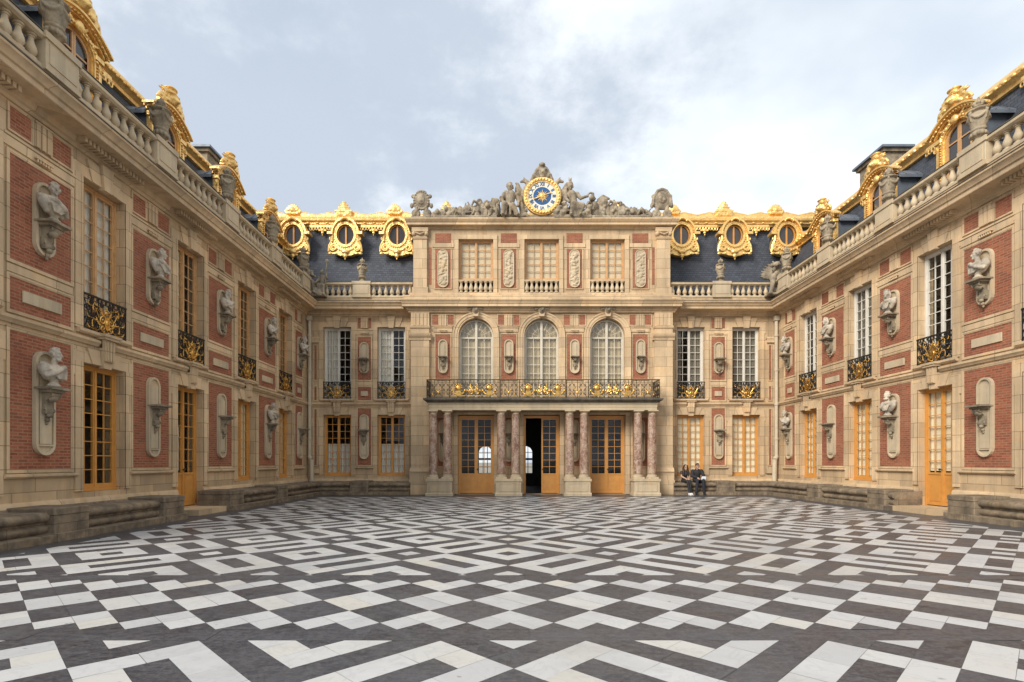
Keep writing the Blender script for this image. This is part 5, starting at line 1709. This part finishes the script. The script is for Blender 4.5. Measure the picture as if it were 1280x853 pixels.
# the helmeted figure on the other side
mb = MB(); figure(mb, (1.42,.0,.55), (1.28,.02,1.10), (1.22,-.01,1.38), [((1.02,-.15,.84),(1.15,-.30,.66)),((1.66,-.05,.92),(1.95,-.12,.98))], [((1.30,-.40,.50),(1.22,-.32,.10)),((1.72,-.36,.46),(1.62,-.30,.10))], 1.0, 7, 9)
mb.ell((1.22,.02,1.55), (.13,.16,.13)); mb.chain([(1.20,-.10,1.66),(1.22,.02,1.76),(1.24,.16,1.66)], [.035,.055,.04]); mb.cap((1.18,0,1.70),(1.16,0,1.86),.03,.015); mb.cap((1.26,0,1.70),(1.28,0,1.84),.03,.015)
mb.ell((1.42,.06,.24), (.44,.28,.26)); mb.chain([(1.90,-.12,.98),(2.06,-.12,1.12),(2.20,-.12,1.08),(2.18,-.12,.80),(2.12,-.12,.50)], [.04,.04,.045,.035,.03])
mb.chain([(1.05,.05,1.12),(.98,.05,.85),(1.0,.0,.5)], [.08,.10,.09])
place(mb, 'seated_statue', 'stone statue of a robed figure in a plumed helmet holding a curved staff', 'statue', CX)
mb = MB()
for i, (x, z, r_) in enumerate(((.62,.22,.16),(.86,.16,.17),(.75,.40,.13),(1.02,.36,.13),(1.9,.20,.18),(2.0,.42,.14),(1.74,.14,.16),(.95,.60,.11))):
    mb.ell((x,-.26,z), (r_,r_*.8,r_)); mb.ell((x+.03,-.26-r_*.7,z+.02), (r_*.5,r_*.3,r_*.4)); mb.cap((x-.08,-.3,z),(x+.14,-.28,z-.08),.05,.04)
mb.box(.5, 2.1, -.34, -.1, -.02, .1); place(mb, 'lion_sculpture', 'crouching carved beasts in grey stone at the feet of the helmeted figure', 'sculpture', CX)

# ---- the clock
YC = YS-.12; ZC = ZA+.98
ck = thing('clock', 'large blue and gold sun faced clock in a round gilt frame', 'clock', (CX+.02, YC, ZC))
fr = MB(); N = 48
def circ(r_, n=N): return [(r_*math.cos(2*PI*i/n), r_*math.sin(2*PI*i/n)) for i in range(n)]
fr.ring(circ(.80), circ(.70), -.02, .14); fr.ring(circ(.76), circ(.66), -.06, .05); fr.ring(circ(.685), circ(.605), -.03, .05)
for i in range(34):
    a = 2*PI*i/34; fr.ell((.715*math.cos(a),-.07,.715*math.sin(a)), (.05,.03,.05), (0,-math.degrees(a)+25,0), 7, 5)
fr.build('clock_frame', M['gold'], ck, smooth=40)
bk_ = MB(); bk_.prism(circ(.78), .05, .20); bk_.build('clock_back', GC, ck)
enamel = plain_mat('cream_enamel', (.74,.70,.58), .35, .08); blue = plain_mat('blue_enamel', (.025,.10,.26), .35, .2)
rg = MB(); rg.ring(circ(.615), circ(.385), .0, .05); rg.build('numeral_ring', enamel, ck)
dl = MB(); dl.prism(circ(.384), .012, .05); dl.build('dial', blue, ck)
num = ['XII','I','II','III','IIII','V','VI','VII','VIII','IX','X','XI']
for k, s_ in enumerate(num):
    a = PI/2-2*PI*k/12; x, z = .50*math.cos(a), .50*math.sin(a)
    tmp = bpy.data.curves.new('t', 'FONT'); tmp.body = s_; tmp.size = .21; tmp.align_x = 'CENTER'; tmp.align_y = 'CENTER'; tmp.extrude = .006; tmp.offset = .004
    to = bpy.data.objects.new('t', tmp); COL.objects.link(to)
    dg = bpy.context.evaluated_depsgraph_get(); me = bpy.data.meshes.new_from_object(to.evaluated_get(dg)); me.name = 'numeral'
    bpy.data.objects.remove(to); bpy.data.curves.remove(tmp)
    me.transform(Matrix.Scale(.62 if len(s_) > 3 else (.8 if len(s_) > 2 else 1), 4, (1,0,0)))
    me.materials.clear(); me.materials.append(blue)
    o = obj('numeral', me, ck, (x, -.007, z)); o.rotation_euler = (R(90), -(a-PI/2), 0)
su = MB(); su.prism(circ(.105, 20), -.03, .02)
for i in range(16):
    a = 2*PI*i/16; L = .30 if i % 2 == 0 else .22; wd = .085
    su.prism([(L*math.cos(a), L*math.sin(a)), (.10*math.cos(a+wd*3), .10*math.sin(a+wd*3)), (.10*math.cos(a-wd*3), .10*math.sin(a-wd*3))], -.012, .011)
su.ell((0,-.03,0), (.085,.03,.09), n=14, m=8); su.ell((0,-.06,-.005), (.016,.02,.025), n=8, m=5)
for s in (1,-1): su.ell((s*.03,-.055,.025), (.016,.008,.008), n=8, m=5)
su.build('sun_face', M['gold'], ck, smooth=40)
a = R(200)
h = MB(); h.prism([(.55*math.cos(a),.55*math.sin(a)),(.2*math.cos(a+.12),.2*math.sin(a+.12)),(-.44*math.cos(a-.03),-.44*math.sin(a-.03)),(-.44*math.cos(a+.03),-.44*math.sin(a+.03)),(.2*math.cos(a-.12),.2*math.sin(a-.12))], -.05, -.035)
h.build('clock_hand', M['gold'], ck)
# carved surround of the clock: plinth, banners and mask
mb = MB()
mb.box(-.62,.62,-.12,.30,-.02,.22); mb.lathe([(.9,-.02),(.9,.16)], 24, (0,.16,0), 1, .30)
for i in range(30):
    a = R(-35+250*i/29); mb.ell((.86*math.cos(a),.12,.98+.86*math.sin(a)), (.10,.10,.10), n=8, m=6)
for s in (1,-1):
    mb.chain([(s*.70,.10,.10),(s*.88,.05,.55),(s*1.0,.10,1.1),(s*1.04,.10,1.55)], [.12,.12,.12,.09]); mb.ell((s*1.0,.10,1.30), (.16,.07,.34), (0,s*12,0)); mb.ell((s*1.06,.08,1.62), (.12,.06,.06), (0,-s*35,0))
    mb.chain([(s*.55,.10,1.62),(s*.74,.10,1.78),(s*.90,.08,1.72)], [.11,.09,.05]); mb.cap((s*.62,.1,1.70),(s*.78,.08,1.90),.06,.025)
    mb.chain([(s*.95,-.1,.12),(s*.72,-.15,.22),(s*.55,-.1,.08)], [.10,.09,.06])
    for i in range(8):
        a = R(90-s*(12+11*i)*.6); mb.ell((s*(.10+.045*i),.08,2.30-.055*i-.002*i*i), (.10,.11,.11), n=8, m=6)
    mb.chain([(s*.18,.02,1.86),(s*.34,.02,1.98),(s*.42,.02,1.84)], [.09,.09,.06])
mb.ell((0,.08,2.10), (.34,.16,.34)); mb.ell((0,-.08,2.02), (.16,.14,.19)); mb.cap((0,-.2,2.05),(0,-.24,1.99),.03,.04); mb.ell((0,-.02,2.40), (.14,.12,.10))
for s in (1,-1): mb.ell((s*.07,-.19,2.07), (.05,.03,.03)); mb.ell((s*.12,-.05,2.18), (.10,.08,.08))
mb.ell((0,-.12,1.86), (.10,.06,.07))
place(mb, 'clock_surround', 'carved stone surround crowned by a lion mask holding the sun clock', 'sculpture', CX+.02, YS+.06, ZA, .02, .008, 12)

# ---- cartouches at the attic ends
def cartouche(kind):
    mb = MB()
    mb.box(-.42,.42,-.20,.20,-.02,.10)
    for s in (1,-1):
        mb.scroll(s*.26, .28, .17, .05, PI*1.5, -1.3, .075, 0, 8, flip=s); mb.chain([(s*.36,0,.10),(s*.20,-.02,.45),(s*.30,0,.75)], [.10,.08,.06])
        mb.ell((s*.42,0,.62), (.08,.07,.12)); mb.ell((s*.36,0,1.02), (.09,.07,.09))
    if kind == 0:
        mb.ell((0,-.02,.82), (.30,.14,.37), n=18, m=12)
        for i in range(20):
            a = 2*PI*i/20; mb.ell((.31*math.cos(a),-.06,.82+.38*math.sin(a)), (.055,.07,.055), n=7, m=5)
        mb.ell((0,-.15,.82), (.16,.06,.20)); mb.ell((0,-.20,.76), (.06,.05,.06)); mb.ell((0,0,1.20), (.22,.10,.08))
    else:
        mb.ell((0,.0,.85), (.34,.15,.42), n=18, m=12); mb.ell((0,.02,.70), (.40,.12,.26))
        mb.chain([(-.40,-.04,.62),(-.36,-.04,.95),(-.18,-.04,1.24),(0,-.05,1.30),(.18,-.04,1.24),(.36,-.04,.95),(.40,-.04,.62)], [.07]*7)
        mb.ell((0,-.15,.85), (.18,.05,.18)); mb.ell((.05,-.18,.80), (.07,.05,.07)); mb.ell((-.07,-.18,.88), (.06,.04,.06))
    return mb
place(cartouche(0), 'cartouche', 'upright oval shield carved with a relief on scrolled feet, attic end above the corner figures', 'sculpture', CX-5.15, group='attic end cartouches')
place(cartouche(1), 'cartouche', 'broad hooded stone shield on scrolled feet, attic end toward the sunlit wing', 'sculpture', CX+5.15, group='attic end cartouches')

# ---- corner groups on the balustrade
mb = MB()
figure(mb, (-.12,0,.62), (-.20,.02,1.05), (-.22,0,1.28), [((-.48,-.08,.85),(-.30,-.25,.66)),((.06,-.10,.88),(.22,-.22,.80))], [((-.22,-.34,.58),(-.26,-.30,.15)),((.12,-.34,.56),(.22,-.32,.12))], .85, 6, 11)
figure(mb, (.42,.05,.48), (.46,.05,.82), (.44,.02,1.0), [((.28,-.08,.68),(.22,-.2,.56)),((.64,-.05,.85),(.62,-.05,1.15))], [((.36,-.25,.42),(.34,-.22,.06)),((.56,-.25,.40),(.60,-.24,.06))], .68, 4, 12)
mb.cap((.60,-.05,.6),(.66,-.02,1.50),.03,.025); mb.ell((.67,-.02,1.52), (.08,.04,.09))
mb.ell((0,.05,.24), (.55,.32,.30)); mb.ell((.30,-.2,.16), (.24,.16,.18)); mb.ell((-.35,-.15,.18), (.2,.18,.2)); mb.box(-.55,.65,-.3,.35,-.02,.1)
o = place(mb, 'corner_statue', 'weathered pair of seated stone figures, one holding a staff, in the roof corner', 'statue', XL+.34, YB-.46, 8.475, .018)
o.scale = (1.0,1.0,1.02)
mb = MB()
mb.chain([(.25,.1,.45),(.05,0,.75),(-.05,-.05,1.05)], [.26,.28,.20]); mb.chain([(-.05,-.05,1.0),(-.08,-.12,1.25),(-.14,-.22,1.32)], [.16,.14,.10]); mb.ell((-.12,-.16,1.30), (.17,.19,.16)); mb.ell((-.2,-.34,1.24), (.09,.12,.09))
for s in (1,-1): mb.cap((-.1+s*.1,-.08,1.42),(-.08+s*.14,-.02,1.54),.05,.02)
for s in (1,-1): mb.chain([(-.05+s*.16,-.1,.85),(-.16+s*.16,-.22,.45),(-.28+s*.16,-.28,.08)], [.14,.10,.08]); mb.ell((-.33+s*.16,-.34,.05), (.10,.12,.06))
mb.ell((.35,.1,.32), (.32,.28,.30)); mb.chain([(.36,-.12,.35),(.12,-.24,.26),(.10,-.26,.06)], [.16,.11,.08])
for k in range(6):
    a = R(98+11*k); L = .62-.05*k
    mb.chain([(-.06,.14,.88-.03*k),(-.10+.5*L*math.cos(a),.20,.88-.02*k+.55*L*math.sin(a)),(-.14+1.05*L*math.cos(a),.19,.90-.03*k+.80*L*math.sin(a)),(-.24+1.2*L*math.cos(a),.17,.94-.03*k+.86*L*math.sin(a))], [.10,.095,.065,.025], 8)
mb.chain([(.10,.16,.92),(.22,.22,1.12),(.20,.2,1.28)], [.10,.09,.04], 8)
mb.box(-.55,.6,-.4,.4,-.02,.08)
for i in range(9): mb.ell((-.02-.03*i+.1*math.sin(i*2.1),-.2,.80+.06*i), (.09,.08,.09), n=8, m=6)
place(mb, 'corner_beast', 'winged stone beast crouching in the roof corner of the sunlit wing', 'statue', XR-.26, YB-.50, 8.475, .024)

# ---- benches along the walls
SEAT = [(-.05,-.02),(.96,-.02),(.96,.135),(.90,.150),(.74,.152),(.75,.17),(.785,.20),(.80,.245),(.785,.285),(.755,.31),(.73,.32),(.73,.37),(.79,.39),(.82,.42),(.83,.465),(.82,.51),(.78,.54),(.70,.555),(.10,.56),(.08,.60),(-.05,.61)]
def bench(label, path, blocks):
    b = thing('stone_bench', label, 'bench', (path[0][0], path[0][1], 0), group='stone benches round the court')
    o0 = Vector(path[0])
    mb = MB(); sweep(mb, [tuple(Vector(p)-o0) for p in path], [(d, z) for d, z in [(d, z*.93) for d, z in SEAT]]); mb.build('seat', M['bench'], b, smooth=50)
    for x, y, rz in blocks:
        q = MB(); q.cbox(-.385,.385,-.905,.0,.0,.47,.012); q.cbox(-.40,.40,-.92,.0,.472,.59,.02); q.cbox(-.41,.41,-.99,-.0,-.02,.152,.008)
        obj('end_block', cached('block', lambda: q.mesh('end_block', M['bench'])), b, (x-o0.x, y-o0.y, 0), rz)
    return b
bench('weathered bench beneath the dark paned ground window of the shaded wing', [(XL, 13.05), (XL, 6.95)][::-1], [(XL, 9.72, PI/2), (XL, 12.68, PI/2)])
bench('stone bench running out of sight from the sunlit orange door', [(XR, 12.95), (XR, 8.6)], [(XR, 12.92, -PI/2), (XR, 9.8, -PI/2)])
def corner(cx, cy, r_, a0, a1, n=8): return [(cx+r_*math.cos(R(a0+(a1-a0)*i/n)), cy+r_*math.sin(R(a0+(a1-a0)*i/n))) for i in range(n+1)]
rr = 1.1
bench('long bench turning the corner under the seated roof figures to the portico', [(XL, 15.25)]+corner(XL+rr, YB-rr, rr, 180, 90)+[(CX-5.6, YB)], [(XL, 15.62, PI/2), (XL, 18.8, PI/2), (CX-7.73, YB, 0)])
bench('long bench where the two people sit, turning the corner to the sunlit wing', [(CX+5.6, YB)]+corner(XR-rr, YB-rr, rr, 90, 0)+[(XR, 15.35)], [(XR, 15.9, -PI/2), (XR, 19.2, -PI/2), (CX+7.76, YB, 0)])
# ------------------------------------------------------------------ two visitors on the bench
skin = plain_mat('skin', (.48,.29,.20), .55, .12, nscale=9)
hairm = plain_mat('dark_hair', (.018,.013,.011), .45, .3, nscale=30, bump=.3, bscale=60)
blackc = plain_mat('black_cloth', (.022,.021,.024), .85, .35, nscale=12, bump=.2)
navy = plain_mat('dark_denim', (.020,.022,.032), .85, .3, nscale=20)
greyc = plain_mat('printed_top', (.05,.045,.045), .8, .6, nscale=14)
shoew = plain_mat('white_shoe', (.72,.71,.70), .6, .08)
shoeb = plain_mat('black_shoe', (.02,.018,.017), .4, .2)
paper = plain_mat('folded_paper', (.66,.69,.74), .7, .05)
lens = plain_mat('sunglass_lens', (.01,.01,.012), .1, .1)

def hand_mesh(mb, w_, d, up, s, k=1.0):
    """palm with four curled fingers and a thumb; w_ wrist, d pointing direction, up = back of the hand"""
    w_ = Vector(w_); d = Vector(d).normalized(); up = Vector(up); up = (up-d*up.dot(d)).normalized(); sd = d.cross(up)*s
    pc = w_+d*.045*k
    for i in range(4): mb.cap(w_+sd*(i-1.5)*.014*k, w_+d*.085*k+sd*(i-1.5)*.021*k, .015*k, .0125*k, 8)
    for i, ln in enumerate((.068,.078,.072,.055)):
        b = w_+d*.088*k+sd*(i-1.5)*.021*k
        m1 = b+(d*.86-up*.5)*ln*.5*k; m2 = m1+(d*.45-up*.89)*ln*.5*k
        mb.chain([b, m1, m2], [.0105*k,.0095*k,.008*k], 8)
    tb = w_+d*.02*k-sd*.028*k
    t1 = tb+(d*.75-sd*.65)*.042*k; mb.chain([tb, t1, t1+(d*.9-up*.3)*.03*k], [.014*k,.0115*k,.009*k], 8)

def person(label, x, y, rz, male, seatz=.52):
    root = thing('person', label, 'person', (x, y, 0), rz, group='people sitting on the bench')
    k = .90 if male else .82
    H = lambda v: (v[0]*k, v[1], seatz+(v[2]-.45)*k*.97) if v[2] > .42 else (v[0]*k, v[1], v[2])
    pelvis = (0, 0, .545); chest = (0, -.04 if male else -.06, .92); neck = (0, -.06 if male else -.10, 1.06); head = (0, -.09 if male else -.14, 1.18)
    knees = [(-.13, -.50, .56), (.15, -.48, .56)] if male else [(-.06, -.47, .54), (.07, -.46, .54)]
    feet = [(-.17, -.46, .09), (.20, -.42, .09)] if male else [(-.02, -.60, .09), (.07, -.56, .09)]
    shw = .20 if male else .165
    elbows = [(-shw-.08, -.12, .78), (shw+.08, -.12, .78)] if male else [(-shw-.05, -.14, .77), (shw+.05, -.14, .77)]
    wrists = [(-.06, -.36, .68), (.10, -.36, .68)] if male else [(-.05, -.36, .64), (.06, -.36, .64)]
    g = lambda v: Vector(H(v))
    body = MB()
    body.chain([g(pelvis), g((0,-.01,.72)), g(chest)], [.145*k,.125*k,.145*k], 14)
    for s, e, w_ in zip((-1,1), elbows, wrists):
        body.chain([g((s*shw,chest[1],1.0)), g(e), g(w_)], [.058*k,.046*k,.030*k], 10)
    for s, n_, f in zip((-1,1), knees, feet):
        body.chain([g((s*.09,0,.54)), g(n_), Vector((f[0]*k,f[1],f[2]))], [.085*k,.062*k,.042*k], 10)
        body.ell((f[0]*k, f[1]-.07, .05), (.04,.11,.04))
    body.cap(g(chest)+Vector((0,0,.09)), g(head), .06*k, .052*k)
    hc = g(head)+Vector((0,0,.06))
    body.ell(hc, (.074,.092,.112), n=16, m=12); body.ell(hc+Vector((0,-.03,-.065)), (.052,.055,.05), n=12, m=8)
    body.cap(hc+Vector((0,-.092,.005)), hc+Vector((0,-.112,-.03)), .010, .015, 8)
    for s in (1,-1):
        body.ell(hc+Vector((s*.074,.0,-.01)), (.010,.020,.032)); body.ell(hc+Vector((s*.03,-.082,.02)), (.022,.012,.012)); body.ell(hc+Vector((s*.038,-.06,-.03)), .024)
    body.ell(hc+Vector((0,-.088,-.062)), (.024,.012,.010)); body.ell(hc+Vector((0,-.075,-.095)), .022)
    for s, w_, e in zip((-1,1), wrists, elbows):
        dd = g(w_)-g(e); dd.x *= .4; hand_mesh(body, g(w_), dd+Vector((0,-.05,-.06)), (0,-.3,1), s, .95*k)
    obj('body', sculpt(body, 'body', skin, .0085, 0, 1, 1), root)
    # clothes follow the body
    top = MB()
    top.chain([g((0,-.005,.56)), g((0,-.01,.72)), g(chest)], [.168*k if male else .150*k, .155*k if male else .132*k, .170*k if male else .148*k], 16)
    top.ell(g((0,chest[1]+.01,.98)), ((shw+.07)*k,.12*k,.10*k), n=16, m=10)
    if male:
        for s, e, w_ in zip((-1,1), elbows, wrists): top.chain([g((s*shw,chest[1],1.0)), g(e), g(e).lerp(g(w_),.86)], [.088,.074,.050], 12)
        top.chain([g((-.10,-.08,1.06)),g((0,.02,1.10)),g((.10,-.08,1.06))], [.035,.045,.035], 10)
        for s in (1,-1): top.ell(g((s*.11,-.12,.60)), (.13,.12,.08))
    else:
        top.ell(g((0,chest[1]-.035,.93)), (.14*k,.12*k,.15*k), n=14, m=10)
        for s, e in zip((-1,1), elbows): top.chain([g((s*shw,chest[1],1.0)), g((s*shw,chest[1],1.0)).lerp(g(e),.45)], [.066,.056], 12)
    obj('jacket' if male else 'top', sculpt(top, 'jacket' if male else 'top', blackc if male else greyc, .011, .006, 16, 2), root)
    tr = MB(); tr.ell(g((0,-.0,.535)), (.175*k,.15*k,.105*k), n=14, m=8)
    for s, n_, f in zip((-1,1), knees, feet):
        a = g((s*.09,0,.54)); fv = Vector((f[0]*k,f[1],f[2]+.02))
        tr.chain([a, g(n_), fv], [.105*k if male else .092*k,.082*k if male else .072*k,.068*k if male else .052*k], 12)
    obj('trousers', sculpt(tr, 'trousers', navy if male else blackc, .011, .004, 18, 2), root)
    for f in feet:
        sh = MB(); fx = f[0]*k; sh.ell((0,-.07,.055), (.048,.135,.048), n=14, m=8); sh.ell((0,.02,.07), (.045,.06,.062), n=12, m=8); sh.box(-.045,.045,-.19,.06,.004,.028)
        obj('shoe', sculpt(sh, 'shoe', shoeb if male else shoew, .009, 0, 1, 1), root, (fx, f[1], 0))
    hr = MB()
    hr.ell(hc+Vector((0,.022,.028)), (.084,.092,.104), n=16, m=10)
    if male:
        hr.ell(hc+Vector((0,-.03,.085)), (.072,.065,.040))
    else:
        for s in (1,-1): hr.chain([hc+Vector((s*.065,-.02,.06)),hc+Vector((s*.092,.0,-.05)),hc+Vector((s*.10,-.03,-.20)),hc+Vector((s*.10,-.06,-.34))], [.040,.042,.045,.030], 10)
        hr.chain([hc+Vector((0,.06,.05)),hc+Vector((0,.09,-.10)),hc+Vector((0,.10,-.26))], [.07,.085,.06], 12)
    obj('hair', sculpt(hr, 'hair', hairm, .0095, .006, 40, 1), root)
    gl = MB()
    for s in (1,-1): gl.ell(hc+Vector((s*.032,-.093,.016)), (.028,.010,.020), n=10, m=6); gl.tube([hc+Vector((s*.058,-.088,.02)),hc+Vector((s*.078,-.0,.018))], .004, 5)
    gl.tube([hc+Vector((-.01,-.098,.02)),hc+Vector((.01,-.098,.02))], .004, 5)
    obj('sunglasses', gl.mesh('sunglasses', lens, 40), root)
    return root, g
YP2 = YB-.52
p1, g1 = person('woman with long dark hair and white shoes sitting on the stone bench', 7.52, YP2, R(4), False)
p2, g2 = person('man in a black jacket sitting beside the long haired woman, paper in hand', 8.06, YP2, R(-3), True)
sh = MB(); sh.quad((-.09,0,-.06),(.09,0,-.06),(.10,-.01,.07),(-.08,-.005,.07)); sh.quad((-.09,-.012,-.06),(.09,-.012,-.06),(.10,-.022,.07),(-.08,-.017,.07)); sh.box(-.09,.09,-.012,0,-.063,-.058)
w_ = g2((.10,-.36,.68))
tag(sh.build('paper_leaflet', paper, None, (8.06+w_.x+.03, YP2+w_.y-.115, w_.z-.0)), 'folded pale leaflet in the hands of the man in black', 'leaflet')
